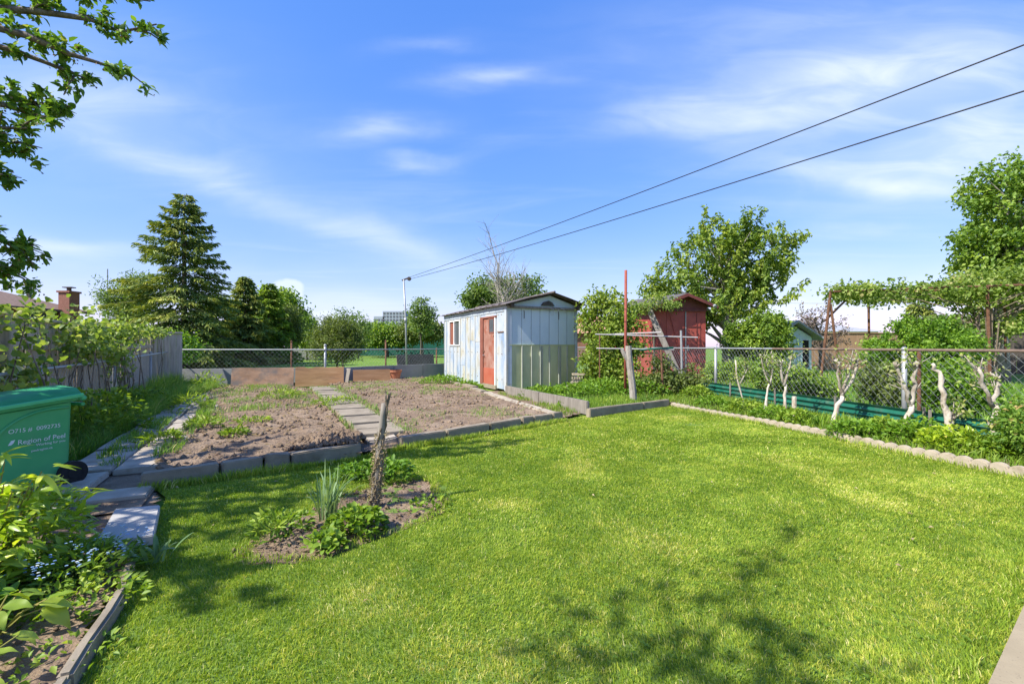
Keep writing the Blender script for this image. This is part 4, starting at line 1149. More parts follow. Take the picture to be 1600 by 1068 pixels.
for (a, b) in (((930, 522), (1090, 527)), ((1033, 519), (932, 523)), ((932, 544), (1053, 546))):
    obj('pipe', MB().tube([A(*a, Yp), A(*b, Yp + (.0 if a[0] < 1000 else .5))], .018, 8), M['pipe'], t)
obj('upright', MB().tube([A(1066, 608, Yp), A(1064, 516, Yp)], .03, 8), M['galv'], t)
obj('upright', MB().tube([A(1036, 620, Yp - .6), A(1033, 546, Yp - .6)], .028, 8), M['rust'], t)
obj('cross_pipe', MB().tube([A(1012, 604, Yp - .62), A(1048, 607, Yp - .62)], .018, 8), M['redpole'], t)
obj('upright', MB().tube([A(937, 600, Yp + .2), A(937, 521, Yp + .2)], .02, 8), M['rust'], t)
obj('green_tape', MB().tube([A(1000, 547, Yp - .02), A(1030, 544, Yp - .03), A(1052, 543, Yp)], .024, 6), M['greenplastic'], t)

# green corrugated strip in front of the right fence
def corrugated():
    t = thing('corrugated_strip', 'low green corrugated plastic strip at the foot of the right fence', 'edging', (rf(12.2) - .12, 12.2, 0))
    prof = []
    for k in range(25):
        f = k / 24
        prof.append((math.cos(f * math.tau * 3.5) * .02, .02 + f * .34))
    Y = 12.6; k = 0
    while Y > 2.6:
        Y1 = Y - 1.5
        a, b = Vector((rf(Y) - .14 - .01 * (k % 2), Y, 0)), Vector((rf(Y1 - .08) - .14 - .01 * (k % 2), Y1 - .08, 0))
        d = (b - a).normalized(); s = Vector((-d.y, d.x, 0))
        v = []
        for base in (a, b):
            for (o_, z) in prof: v.append(base + s * o_ + Vector((0, 0, z)))
        n = len(prof); v2 = v + [q + s * .004 for q in v]; m = len(v)
        f = []
        for q in range(n - 1):
            f.append((q, q + 1, q + 1 + n, q + n)); f.append((q + m, q + n + m, q + 1 + n + m, q + 1 + m))
        f.append((n - 1, n - 1 + m, 2 * n - 1 + m, 2 * n - 1))
        o = obj('sheet', MB().add(v2, f), M['greenplastic'], t)
        st = a + s * -.03
        obj('stake', MB().box((st.x, st.y, .2), (.03, .02, .44)), M['greywood'], o)
        Y = Y1; k += 1
corrugated()

# ------------------------------------------------------------------ green bin
def green_bin():
    ang = math.atan2(.96, .27)
    d = Vector((.27, .96, 0)).normalized(); s = Vector((-d.y, d.x, 0))
    corner = Vector((-3.96, 4.1, 0))
    Lb, Wb, Hb = .70, .56, .77
    org = corner - d * Lb          # front bottom corner on the text side
    t = thing('green_bin', 'green wheeled bin with white lettering standing on the left path', 'bin', (org.x, org.y, .06), ang)
    def P(name, geo, mat, parent=t, **k): return obj(name, geo, mat, parent, local=True, **k)
    # body: tapered, rounded side profile (x along the side, y across, z up)
    prof_b = [(.10, .03), (Lb - .06, .03), (Lb, .1), (Lb, .17), (Lb + .005, Hb), (-.04, Hb - .07), (.07, .08)]
    bm = bmesh.new()
    def ring(y, inset):
        cx_, cz_ = Lb / 2, Hb / 2
        return [bm.verts.new((x + (cx_ - x) * inset, y, z)) for (x, z) in prof_b]
    rings = []
    for (y0, ins) in ((0, .0), (Wb, .0)): rings.append(ring(y0, ins))
    n = len(prof_b)
    bm.faces.new(rings[0]); bm.faces.new(rings[1][::-1])
    for k in range(n): bm.faces.new((rings[0][k], rings[1][k], rings[1][(k + 1) % n], rings[0][(k + 1) % n]))
    for v in bm.verts:      # taper towards the ground
        f = 1 - .12 * (1 - v.co.z / Hb)
        v.co.y = Wb / 2 + (v.co.y - Wb / 2) * f
    bmesh.ops.recalc_face_normals(bm, faces=bm.faces[:])
    bmesh.ops.bevel(bm, geom=bm.edges[:], offset=.028, segments=3, affect='EDGES')
    me = bpy.data.meshes.new('body'); bm.to_mesh(me); bm.free()
    body = P('body', me, M['bin'], smooth=True)
    me.set_sharp_from_angle(angle=math.radians(40)) if hasattr(me, 'set_sharp_from_angle') else None
    # raised arched moulding on the side
    mb = MB(); arc = []
    for k in range(15):
        a_ = math.pi * .5 + k / 14 * math.pi * .5
        arc.append((.58 + math.cos(a_) * .42, .0, .38 + math.sin(a_) * .32))
    arc = [(Lb - .03, 0, .70)] + arc + [(.165, .0, .2)]
    ys = [(x, .035 * (1 - z / Hb) - .004, z) for (x, _, z) in arc]
    mb.tube(ys, .013, 6)
    P('side_moulding', mb, M['bin'], body, smooth=True)
    P('rim', MB().bar((-.05, -.012, Hb - .06), (Lb + .03, -.012, Hb + .01), .035, .055, bev=.01).bar((-.05, Wb + .012, Hb - .06), (Lb + .03, Wb + .012, Hb + .01), .035, .055, bev=.01).bar((-.055, -.02, Hb - .065), (-.055, Wb + .02, Hb - .065), .035, .055, bev=.01), M['bin'], body)
    # lid : domed, overhanging, hinge at the back
    bm = bmesh.new(); rows = []
    nx = 14
    for i in range(nx + 1):
        f = i / nx; x = -.1 + f * (Lb + .16)
        zl = Hb - .045 + .078 * f
        crown = .07 * math.sin(min(1, f * 1.05) * math.pi * .62) + .015
        row = []
        for j, (y, cr) in enumerate(((-.035, -.02), (-.03, .012), (.05, .75), (Wb / 2, 1.0), (Wb - .05, .75), (Wb + .03, .012), (Wb + .035, -.02))):
            row.append(bm.verts.new((x, y, zl + (crown * cr if cr > 0 else cr))))
        rows.append(row)
    for i in range(nx):
        for j in range(6): bm.faces.new((rows[i][j], rows[i + 1][j], rows[i + 1][j + 1], rows[i][j + 1]))
    geom = bmesh.ops.solidify(bm, geom=bm.faces[:], thickness=.006)
    bmesh.ops.recalc_face_normals(bm, faces=bm.faces[:])
    me = bpy.data.meshes.new('lid'); bm.to_mesh(me); bm.free()
    lid = P('lid', me, M['binlid'], smooth=True)
    P('lid_lip', MB().bar((-.1, -.045, Hb - .05), (Lb + .06, -.045, Hb + .03), .02, .035, bev=.006), M['binlid'], lid)
    P('lid_hinge', MB().tube([(Lb + .075, -.02, Hb + .0), (Lb + .075, Wb + .02, Hb + .0)], .024, 10), M['binlid'], lid, smooth=True)
    P('back_handle', MB().tube([(Lb + .1, .03, Hb - .06), (Lb + .1, Wb - .03, Hb - .06)], .016, 8), M['bin'])
    for y in (.0, Wb):
        w = P('wheel', MB().tube([(Lb - .0, y - .03, .105), (Lb, y + .03, .105)], .105, 24), M['rubber'])
        P('hub', MB().tube([(Lb, y - .036, .105), (Lb, y - .028, .105)], .05, 16), M['rubber'], w)
    P('axle', MB().tube([(Lb, -.02, .125), (Lb, Wb + .02, .125)], .012, 8), M['galv'])
    # white print on the side
    dg = bpy.context.evaluated_depsgraph_get()
    def text(s_, size, x, z, part):
        c = bpy.data.curves.new(part, 'FONT'); c.body = s_; c.size = size; c.extrude = .0008
        o = bpy.data.objects.new(part, c); COL.objects.link(o)
        bpy.context.view_layer.update()
        dg = bpy.context.evaluated_depsgraph_get()
        me = bpy.data.meshes.new_from_object(o.evaluated_get(dg))
        bpy.data.objects.remove(o)
        Rm = Matrix(((1, 0, 0), (0, 0, -1), (0, 1, 0))).to_4x4()
        me.transform(Matrix.Translation((x, .034 * (1 - z / Hb) - .0025, z)) @ Matrix.Rotation(.06, 4, 'X') @ Rm)
        P(part, me, M['print'], body)
    text('O715 #  0092735', .048, .27, .53, 'serial_lettering')
    text('Region of Peel', .056, .33, .43, 'name_lettering')
    text('Working for you', .03, .45, .395, 'motto_lettering')
    text('peelregion.ca', .027, .42, .352, 'address_lettering')
    P('leaf_mark', MB().prism([(.27, .435), (.29, .47), (.315, .475), (.305, .45), (.29, .435)], (1, 0, 0), (0, 0, 1), (0, -.002, 0), (0, .012, 0)), M['print'], body)
green_bin()

# ------------------------------------------------------------------ far buildings
def hip_house():
    t = thing('brick_bungalow', 'brick bungalow with brown hip roof and chimney beyond the left fence', 'house', (-30, 19, 0))
    x0, x1, y0, y1 = -36.0, -25.2, 11.0, 26.4
    obj('wall', MB().box(((x0 + x1) / 2, (y0 + y1) / 2, 1.6), (x1 - x0, y1 - y0, 3.2)), M['brick'], t)
    e = .5; ze, zr = 3.3, 5.4; xm = (x0 + x1) / 2
    v = [(x0 - e, y0 - e, ze), (x1 + e, y0 - e, ze), (x1 + e, y1 + e, ze), (x0 - e, y1 + e, ze), (xm, y0 + 5, zr), (xm, y1 - 5, zr)]
    rf_ = obj('roof', MB().add(v, [(0, 1, 4), (1, 2, 5, 4), (2, 3, 5), (3, 0, 4, 5), (3, 2, 1, 0)]), M['roofbrown'], t)
    obj('gutter', MB().bar((x1 + e, y0 - e, ze - .06), (x1 + e, y1 + e, ze - .06), .12, .13), M['darktrim'], rf_)
    cy = 25.2; cx_ = (108 - CX) / FPX * cy
    ch = obj('chimney', MB().box((cx_, cy, 2.15), (.6, .6, 4.3)).box((cx_, cy, 4.3), (.72, .72, .1)), M['brick'], rf_)
    obj('chimney_cowl', MB().tube([(cx_, cy, 4.3), (cx_, cy, 4.55)], .1, 8).box((cx_, cy, 4.56), (.5, .3, .05)), M['darktrim'], ch)
    for y in (24.0, 20.5, 16):
        w = obj('window', MB().box((x1 + .03, y, 2.72), (.06, 1.3, .95)), M['whitepaint'], t)
        obj('pane', MB().box((x1 + .065, y, 2.72), (.03, 1.1, .75)), M['glass'], w)
hip_house()
c = A(46, 440, 34)
tag(obj('utility_pole', MB().tube([(c.x, 34, 0), (c.x, 34, c.z)], .14, 8).bar((c.x - .55, 34, c.z - .25), (c.x + .45, 34, c.z - .2), .1, .14), M['bark']), 'wooden utility pole with cross arm behind the bungalow', 'pole')
c = A(168, 420, 33)
tag(obj('antenna_mast', MB().tube([(c.x, 33, 0), (c.x, 33, c.z)], .035, 6), M['galv']), 'thin grey antenna mast beside the spruce', 'mast')
def house(name, label, x0, x1, y, dep, ze, zr, wall, roof, gable_front=False, cat_='house', windows=()):
    t = thing(name, label, cat_, ((x0 + x1) / 2, y, 0))
    obj('wall', MB().box(((x0 + x1) / 2, y + dep / 2, ze / 2), (x1 - x0, dep, ze)), wall, t)
    e = .4
    if gable_front:
        xm = (x0 + x1) / 2
        obj('gable', MB().prism([(x0, ze), (xm, zr - .15), (x1, ze)], (1, 0, 0), (0, 0, 1), (0, .1, 0), (0, y + .01, 0)), wall, t)
        mb = MB()
        for (a, b) in (((x0 - e, ze - .15), (xm, zr)), ((x1 + e, ze - .15), (xm, zr))):
            v = [(a[0], y - e, a[1]), (b[0], y - e, b[1]), (b[0], y + dep + e, b[1]), (a[0], y + dep + e, a[1])]
            mb.add(v + [(q[0], q[1], q[2] + .1) for q in v], [(0, 3, 2, 1), (4, 5, 6, 7), (0, 1, 5, 4), (1, 2, 6, 5), (2, 3, 7, 6), (3, 0, 4, 7)])
        obj('roof', mb, roof, t)
    else:
        v = [(x0 - e, y - e, ze), (x1 + e, y - e, ze), (x1 + e, y + dep + e, ze), (x0 - e, y + dep + e, ze), (x0 + dep * .3, y + dep / 2, zr), (x1 - dep * .3, y + dep / 2, zr)]
        obj('roof', MB().add(v, [(0, 1, 5, 4), (1, 2, 5), (2, 3, 4, 5), (3, 0, 4), (3, 2, 1, 0)]), roof, t)
    for (wx, wz, ww, wh) in windows:
        w = obj('window', MB().box((wx, y - .02, wz), (ww, .06, wh)), M['whitepaint'], t)
        obj('pane', MB().box((wx, y - .055, wz), (ww - .16, .03, wh - .16)), M['glass'], w)
    return t
house('tiled_house', 'low house with orange tiled roof far across the field', A(652, 530, 95).x, A(700, 530, 95).x, 95, 8, 2.6, 4.7, M['brick'], M['rooforange'], windows=((A(668, 535, 95).x, 1.6, 1.2, 1),))
house('grey_roofed_house', 'long grey roofed house beyond the brown fence on the right', A(1255, 520, 34).x, A(1372, 520, 34).x, 34, 8, 2.4, 3.35, M['whitepaint'], M['roofgrey'])
house('pale_blue_playhouse', 'small pale blue shed with dark openings behind the right fence', A(1212, 530, 22).x, A(1268, 530, 22).x, 22, 2.0, 1.75, 2.45, M['bluepaint'], M['roofgrey'], True, 'shed')
t = [o for o in bpy.data.objects if o.name.startswith('pale_blue_playhouse')][0]
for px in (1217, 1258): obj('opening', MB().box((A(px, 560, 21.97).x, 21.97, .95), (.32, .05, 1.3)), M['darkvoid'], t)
for k in range(7): obj('board', MB().box((A(1224 + k * 4.6, 560, 21.95).x, 21.95, .9), (.13, .03, 1.7)), M['bluepaint'], t)
house('orange_roofed_house', 'neighbouring house with orange roof glimpsed right of the white shed', A(898, 530, 42).x, A(960, 530, 42).x, 42, 8, 2.5, 4.6, M['brick'], M['rooforange'])
def tower_block():
    Y = 420.0
    t = thing('apartment_block', 'grey apartment block rising far behind the trees', 'building', (A(615, 541, Y).x, Y, 0))
    parts = [(598, 633, 486), (584, 600, 494), (632, 641, 496)]
    for (a, b, top) in parts:
        x0, x1, z = A(a, 541, Y).x, A(b, 541, Y).x, A(a, top, Y).z
        w = obj('wall', MB().box(((x0 + x1) / 2, Y + 8, z / 2), (x1 - x0, 16, z)), M['tower'], t)
        nx = max(2, int((b - a) / 5))
        for fl in range(int(z / 3)):
            for k in range(nx):
                xx = x0 + (k + .5) * (x1 - x0) / nx
                if fl > 3: obj('window', MB().box((xx, Y - .1, 1.8 + fl * 3), ((x1 - x0) / nx * .6, .3, 1.6)), M['glass'], t)
tower_block()
def slat_fence(name, label, a, b, h, mat, bw=.15, rail=None, cap=True, z0=0.0):
    a, b = Vector(a), Vector(b)
    t = thing(name, label, 'fence', a)
    d = b - a; Ln = d.length; d.normalize(); rz = math.atan2(d.y, d.x)
    me = MB().box((0, 0, h / 2), (bw - .012, .02, h), bev=.003).mesh('board')
    x = bw / 2
    while x < Ln:
        o = obj('board', me, mat, t, local=True); o.location = d * x + Vector((0, 0, random.uniform(-.015, .015))); o.rotation_euler = (0, 0, rz)
        x += bw
    if cap: obj('cap_rail', MB().bar(a + Vector((0, 0, h + .02)), b + Vector((0, 0, h + .02)), .12, .05), mat, t)
    return t
slat_fence('board_fence', 'brown board fence beyond the vine pergola', (A(1262, 541, 26).x, 26, 0), (A(1440, 541, 26).x, 26, 0), 2.05, M['brownboard'], .2)
slat_fence('dark_fence', 'dark board fence behind the large right tree', (A(1500, 541, 22).x, 22, 0), (A(1690, 541, 22).x, 20, 0), 1.9, M['darktrim'], .3)
slat_fence('dark_fence', 'dark grey fence across the field left of the shrub', (A(445, 541, 46).x, 46, 0), (A(492, 541, 46).x, 46, 0), 2.0, M['wallgrey'], .4, cap=False)
tag(obj('mesh_fence', MB().bar((A(560, 541, 62).x, 62, 1.25), (A(700, 541, 62).x, 62, 1.25), .06, 2.3), M['greenmesh']), 'long green fabric covered fence across the field', 'fence')
house('garden_hut', 'small reddish hut under the spruce across the fence', A(316, 541, 40).x, A(344, 541, 40).x, 40, 2.5, 1.4, 2.1, M['redwall'], M['shingle'], True, 'hut')

# ------------------------------------------------------------------ trees
def spruce(name, label, base, H, R, seed, leaf, nb=300, lean_side=0.0, group=None, spray=95, L=.3, z_low=.06, power=.85, whorl=0):
    r = np.random.default_rng(seed)
    t = thing(name, label, 'tree', base, group=group)
    base = np.array(base, float)
    mb = MB(); mb.tube([base, base + [0, 0, H * .5], base + [0, 0, H * .99]], [H * .02, H * .012, .015], 8)
    Ps, Ds, Ns, Ls, Tn = [], [], [], [], []
    for k in range(nb):
        f = z_low + (1 - z_low) * (k + r.random()) / nb
        if whorl: f = z_low + (1 - z_low) * (math.floor(k / nb * whorl) + .5 + .28 * r.normal()) / whorl; f = min(max(f, 0.02), .995)
        z = H * (1 - (1 - f) ** 1.0)
        az = k * 2.399 + r.normal() * .25
        env = (1 - f) ** power * (1 - .35 * max(0, .18 - f) / .18)
        side = 1 + lean_side * math.cos(az) * (1 if f < .75 else .3)
        ln = R * env * side * (.62 + .5 * r.random()) + .18
        d = np.array([math.cos(az), math.sin(az), 0])
        n = 7
        up0 = .25 if f > .6 else .02
        s = np.linspace(0, 1, n)
        zz = z + ln * (up0 * s - (.55 - .45 * f) * s ** 1.6 + .28 * np.clip(s - .65, 0, 1))
        pts = base + d[None] * (s * ln)[:, None]; pts[:, 2] = base[2] + zz
        if k % 3 == 0: mb.tube([tuple(p) for p in pts[::2]], [.05 * ln / R + .012, .03 * ln / R + .008, .02 * ln / R + .005, .006], 4)
        m = int(spray * (ln / R) ** 1.0) + 8
        u = .12 + .88 * r.random(m) ** .75
        c = np.stack([np.interp(u, s, pts[:, q]) for q in range(3)], 1)
        wid = .10 * ln * (1.15 - u) + .06
        sd = np.array([-d[1], d[0], 0])
        lat = r.normal(size=m) * wid
        c = c + sd[None] * lat[:, None]
        c[:, 2] -= np.abs(lat) * .45 + r.random(m) * .1
        Ps.append(c)
        Ds.append(d[None] * .8 + sd[None] * np.sign(lat)[:, None] * .55 + r.normal(size=(m, 3)) * .28 + np.array([0, 0, -.32]))
        Ns.append(r.normal(size=(m, 3)) * .4 + np.array([0, 0, 1]))
        Ls.append(L * (.6 + .7 * r.random(m)))
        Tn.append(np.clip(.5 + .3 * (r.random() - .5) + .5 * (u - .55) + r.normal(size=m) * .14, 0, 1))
    P, D, Nn, Lg, Tt = map(np.concatenate, (Ps, Ds, Ns, Ls, Tn))
    obj('trunk', mb, M['bark'], t, smooth=True)
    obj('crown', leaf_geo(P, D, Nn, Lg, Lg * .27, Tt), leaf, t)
    return t
b = A(288, 541, 28)
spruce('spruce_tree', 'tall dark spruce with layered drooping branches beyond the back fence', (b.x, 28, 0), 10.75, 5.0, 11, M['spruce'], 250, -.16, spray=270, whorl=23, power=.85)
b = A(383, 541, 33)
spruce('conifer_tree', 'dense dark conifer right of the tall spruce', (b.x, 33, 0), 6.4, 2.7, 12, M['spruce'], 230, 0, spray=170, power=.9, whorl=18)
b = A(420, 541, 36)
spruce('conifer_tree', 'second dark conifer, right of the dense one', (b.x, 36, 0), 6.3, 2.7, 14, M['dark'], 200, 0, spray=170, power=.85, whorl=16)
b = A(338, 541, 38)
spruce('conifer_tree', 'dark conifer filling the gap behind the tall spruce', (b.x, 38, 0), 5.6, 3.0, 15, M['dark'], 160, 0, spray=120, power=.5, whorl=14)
b = A(1436, 541, 60)
spruce('pine_tree', 'small distant pine seen under the vine pergola', (b.x, 60, 0), 7.0, 2.4, 13, M['spruce'], 70, .2, spray=70, power=.3, z_low=.45, L=.5)

def px_tree(name, label, px, Y, blobs, leaf, bark, nclus, per, spread, L, W, th, tr, seed, **k):
    b = A(px, 541, Y)
    return tree(name, label, (b.x, Y, -.03), [pxblob(*q, Y + (q[4] if len(q) > 4 else 0)) if False else pxblob(q[0], q[1], q[2], q[3], Y + (q[4] if len(q) > 4 else 0)) for q in blobs], leaf, bark, nclus, per, spread, L, W, th, tr, seed, **k)
# big cherry behind the red shed
px_tree('cherry_tree', 'large leafy tree with upright shoots behind the red shed', 1138, 21,
        [(1060, 455, 50, 50), (1100, 420, 52, 55), (1150, 420, 50, 68), (1200, 400, 36, 55), (1165, 365, 32, 32), (1215, 365, 22, 22), (1095, 365, 14, 18), (1190, 460, 45, 48), (1110, 480, 65, 42), (1222, 415, 16, 36),
         (1030, 470, 22, 28), (1120, 378, 16, 26), (1078, 392, 10, 28), (1160, 338, 8, 14)],
        M['cherry'], M['palebark'], 270, 66, .13, .19, .095, 1.7, .26, 31, limbs=60, droop=.7, shell=.3, spur=1.15, flat=1.0, tb=.05)
px_tree('round_shrub', 'round dark green shrub right of the red shed', 1188, 17.5, [(1185, 530, 46, 34), (1160, 535, 26, 30), (1214, 535, 24, 32), (1200, 505, 20, 16), (1172, 500, 14, 16), (1226, 515, 10, 14)], M['dark'], M['bark'], 230, 60, .14, .11, .06, .5, .08, 32, limbs=24, cat_='shrub', shell=.35, spur=.4)
# big tree on the right
px_tree('maple_tree', 'large tree towering at the right edge behind the pergola', 1563, 17,
        [(1560, 290, 45, 34), (1600, 270, 40, 34), (1530, 330, 38, 32), (1585, 340, 60, 45), (1515, 378, 36, 26), (1560, 400, 55, 40), (1610, 400, 50, 60), (1498, 375, 22, 14), (1535, 430, 30, 26), (1590, 460, 50, 34), (1650, 330, 70, 90), (1660, 430, 70, 60)],
        M['maple'], M['palebark'], 400, 50, .17, .16, .1, 2.6, .24, 33, limbs=52, droop=.3, shell=.35)
px_tree('hedge_shrub', 'broad bright green rounded shrub behind the right fence', 1440, 12.6, [(1440, 548, 70, 34), (1398, 556, 42, 26), (1490, 552, 38, 34), (1425, 520, 28, 18), (1462, 518, 30, 18), (1500, 530, 14, 20), (1385, 540, 12, 14)], M['hedge'], M['bark'], 340, 56, .11, .085, .05, .5, .06, 34, limbs=24, cat_='shrub', shell=.4, spur=.3)
# trees and shrubs beyond the back fence
px_tree('round_tree', 'rounded bright green tree right of the conifers', 425, 48, [(432, 492, 34, 40), (405, 505, 34, 30), (456, 508, 16, 30), (445, 470, 16, 16)], M['maple'], M['bark'], 260, 52, .5, .34, .22, 2, .25, 35, limbs=14, shell=.6)
px_tree('pale_tree', 'slim pale green tree at the right end of the conifers', 455, 38, [(455, 505, 18, 30), (450, 525, 14, 18)], M['olive'], M['bark'], 110, 40, .3, .2, .1, 1.5, .1, 36, limbs=10, shell=.4)
px_tree('dark_tree', 'small dark tree left of the feathery shrub', 480, 44, [(480, 515, 14, 24), (482, 530, 18, 14)], M['dark'], M['bark'], 90, 40, .3, .22, .12, 1.5, .1, 37, limbs=8, shell=.4)
px_tree('willow_shrub', 'feathery olive green shrub just beyond the back fence', 527, 24, [(527, 530, 34, 32), (510, 540, 24, 26), (548, 535, 20, 26), (525, 510, 18, 16)], M['olive'], M['bark'], 260, 50, .22, .2, .035, .7, .06, 38, limbs=30, droop=.1, cat_='shrub', shell=.2)
px_tree('bare_sapling', 'thin sparse sapling rising above the feathery shrub', 536, 28, [(533, 492, 10, 18), (545, 500, 12, 14)], M['pale'], M['bark'], 40, 8, .16, .14, .08, 1.5, .04, 39, limbs=24, shell=.2)
px_tree('pale_tree', 'pale grey green tree behind the feathery shrub', 560, 52, [(560, 508, 16, 18), (565, 520, 20, 14)], M['pale'], M['palebark'], 60, 22, .4, .26, .14, 2, .1, 40, limbs=20, shell=.2)
px_tree('round_tree', 'rounded green tree in front of the apartment block', 605, 58, [(602, 522, 24, 15), (590, 527, 26, 12), (625, 526, 22, 12)], M['maple'], M['bark'], 200, 46, .5, .34, .22, 1.5, .2, 41, limbs=10, shell=.6)
px_tree('round_tree', 'green tree left of the rounded one in front of the flats', 572, 66, [(572, 522, 18, 14), (555, 527, 16, 11)], M['hedge'], M['bark'], 140, 40, .5, .34, .22, 1, .2, 42, limbs=6, shell=.6)
px_tree('young_tree', 'slender young tree right of the clothes line pole', 658, 30, [(658, 480, 16, 16), (650, 495, 14, 14), (668, 492, 16, 12), (658, 510, 18, 12)], M['pale'], M['bark'], 110, 22, .2, .17, .1, 1.6, .05, 43, limbs=30, shell=.2)
px_tree('round_tree', 'broad tree behind the slender young tree', 660, 56, [(655, 515, 26, 14), (676, 518, 16, 12), (640, 520, 16, 12)], M['olive'], M['bark'], 160, 42, .45, .32, .2, 1.2, .16, 44, limbs=8, shell=.6)
px_tree('green_tree', 'leafy green tree behind the white shed roof', 790, 34, [(760, 460, 32, 28), (815, 455, 34, 28), (790, 470, 40, 26), (742, 465, 18, 20)], M['pale'], M['bark'], 240, 42, .3, .22, .13, 2.5, .16, 45, limbs=26, shell=.35)
px_tree('larch_tree', 'pale feathery tree left of the tall spruce', 190, 32, [(190, 470, 24, 22), (215, 455, 28, 26), (172, 455, 10, 14), (210, 490, 36, 24), (160, 440, 6, 8)], M['pale'], M['bark'], 190, 40, .3, .26, .06, 2.5, .1, 46, limbs=30, droop=-.1, shell=.2)
px_tree('garden_shrub', 'bright shrub at the foot of the spruce by the fence end', 272, 22, [(272, 535, 18, 16), (285, 545, 18, 14)], M['hedge'], M['bark'], 90, 45, .2, .13, .08, .4, .05, 47, limbs=6, cat_='shrub', shell=.5)
for i, (px, Y, top, rx) in enumerate(((700, 75, 520, 26), (520, 95, 522, 40), (905, 60, 505, 40), (960, 52, 500, 44), (30, 60, 500, 60), (-60, 55, 490, 60), (1290, 60, 520, 40), (1500, 48, 500, 50), (1600, 46, 490, 60), (1700, 40, 480, 70), (760, 85, 515, 40))):
    words = ['low tree behind the far corner of the white shed', 'far green tree on the horizon behind the feathery shrub', 'green tree behind the gap between the two sheds', 'green tree behind the leafy bush by the sheds', 'tree behind the brown roofed bungalow', 'tree left of the bungalow at the picture edge', 'low distant tree behind the brown fence', 'tree behind the right pergola end', 'tree behind the trunk of the large right tree', 'tree at the far right behind the dark fence', 'distant tree hidden low behind the white shed'][i]
    px_tree('distant_tree', words, px, Y, [(px, (top + 541) / 2 + 4, rx, (541 - top) / 2 + 6)], [M['maple'], M['olive'], M['dark']][i % 3], M['bark'], 130, 40, .6, .4, .25, 1, .2, 60 + i, limbs=5, shell=.5, group='distant trees')

def bare_tree(name, label, base, H, spread, r0, seed, mat, buds=None, levels=4, nb=4, up=.8, bud_size=.12, nbud=2, start=.25):
    r = random.Random(seed)
    t = thing(name, label, 'tree', base)
    mb = MB(); tips = []
    def grow(p, d, ln, rad, lv):
        pts = [p]; q = p.copy(); dd = d.copy()
        for k in range(3):
            dd = (dd + Vector((r.uniform(-1, 1), r.uniform(-1, 1), r.uniform(-.3, .6))) * .14).normalized()
            q = q + dd * ln / 3; pts.append(q.copy())
        mb.tube(pts, [rad, rad * .85, rad * .68, rad * .5], 6 if lv > 1 else 4, lv == levels)
        if lv == 0: tips.extend(pts[1:]); return
        n = nb if lv < levels else nb + 1
        for k in range(n):
            s = pts[1 + (k % 3)] if lv < levels else pts[2 + k % 2]
            nd = (dd * up + Vector((r.gauss(0, 1), r.gauss(0, 1), r.gauss(.15, .6))).normalized() * spread).normalized()
            grow(s, nd, ln * r.uniform(.55, .8), rad * .52, lv - 1)
    base = Vector(base)
    grow(base, Vector((0, 0, 1)), H * start * 1.3, r0, levels)
    obj('trunk', mb, mat, t, smooth=True)
    if buds is not None:
        T_ = np.array([tuple(x) for x in tips]); T_ = np.repeat(T_, nbud, 0); n = len(T_)
        g = np.random.default_rng(seed)
        ln = bud_size * (.6 + .8 * g.random(n))
        obj('crown', leaf_geo(T_ + g.normal(size=(n, 3)) * bud_size * .7, rdir(n, g), rdir(n, g), ln, ln * .6, g.random(n)), buds, t)
    return t
b = A(788, 541, 31)
bare_tree('bare_tree', 'bare branched tree rising behind the white shed roof', (b.x, 31, 0), 9.8, .85, .15, 3, M['palebark'], None, 4, 4, 1.0, start=.31)
b = A(1285, 541, 24)
bare_tree('budding_tree', 'sparse budding tree left of the vine pergola', (b.x, 24, 0), 5.6, .8, .12, 8, M['bark'], M['bud'], 4, 4, .75, .13, 1, start=.22)
b = A(1400, 541, 26)
bare_tree('budding_tree', 'sparse tree seen through the pergola frame', (b.x, 24.5, 0), 4.6, .85, .1, 9, M['bark'], M['bud'], 4, 4, .7, .1, 1, start=.22)

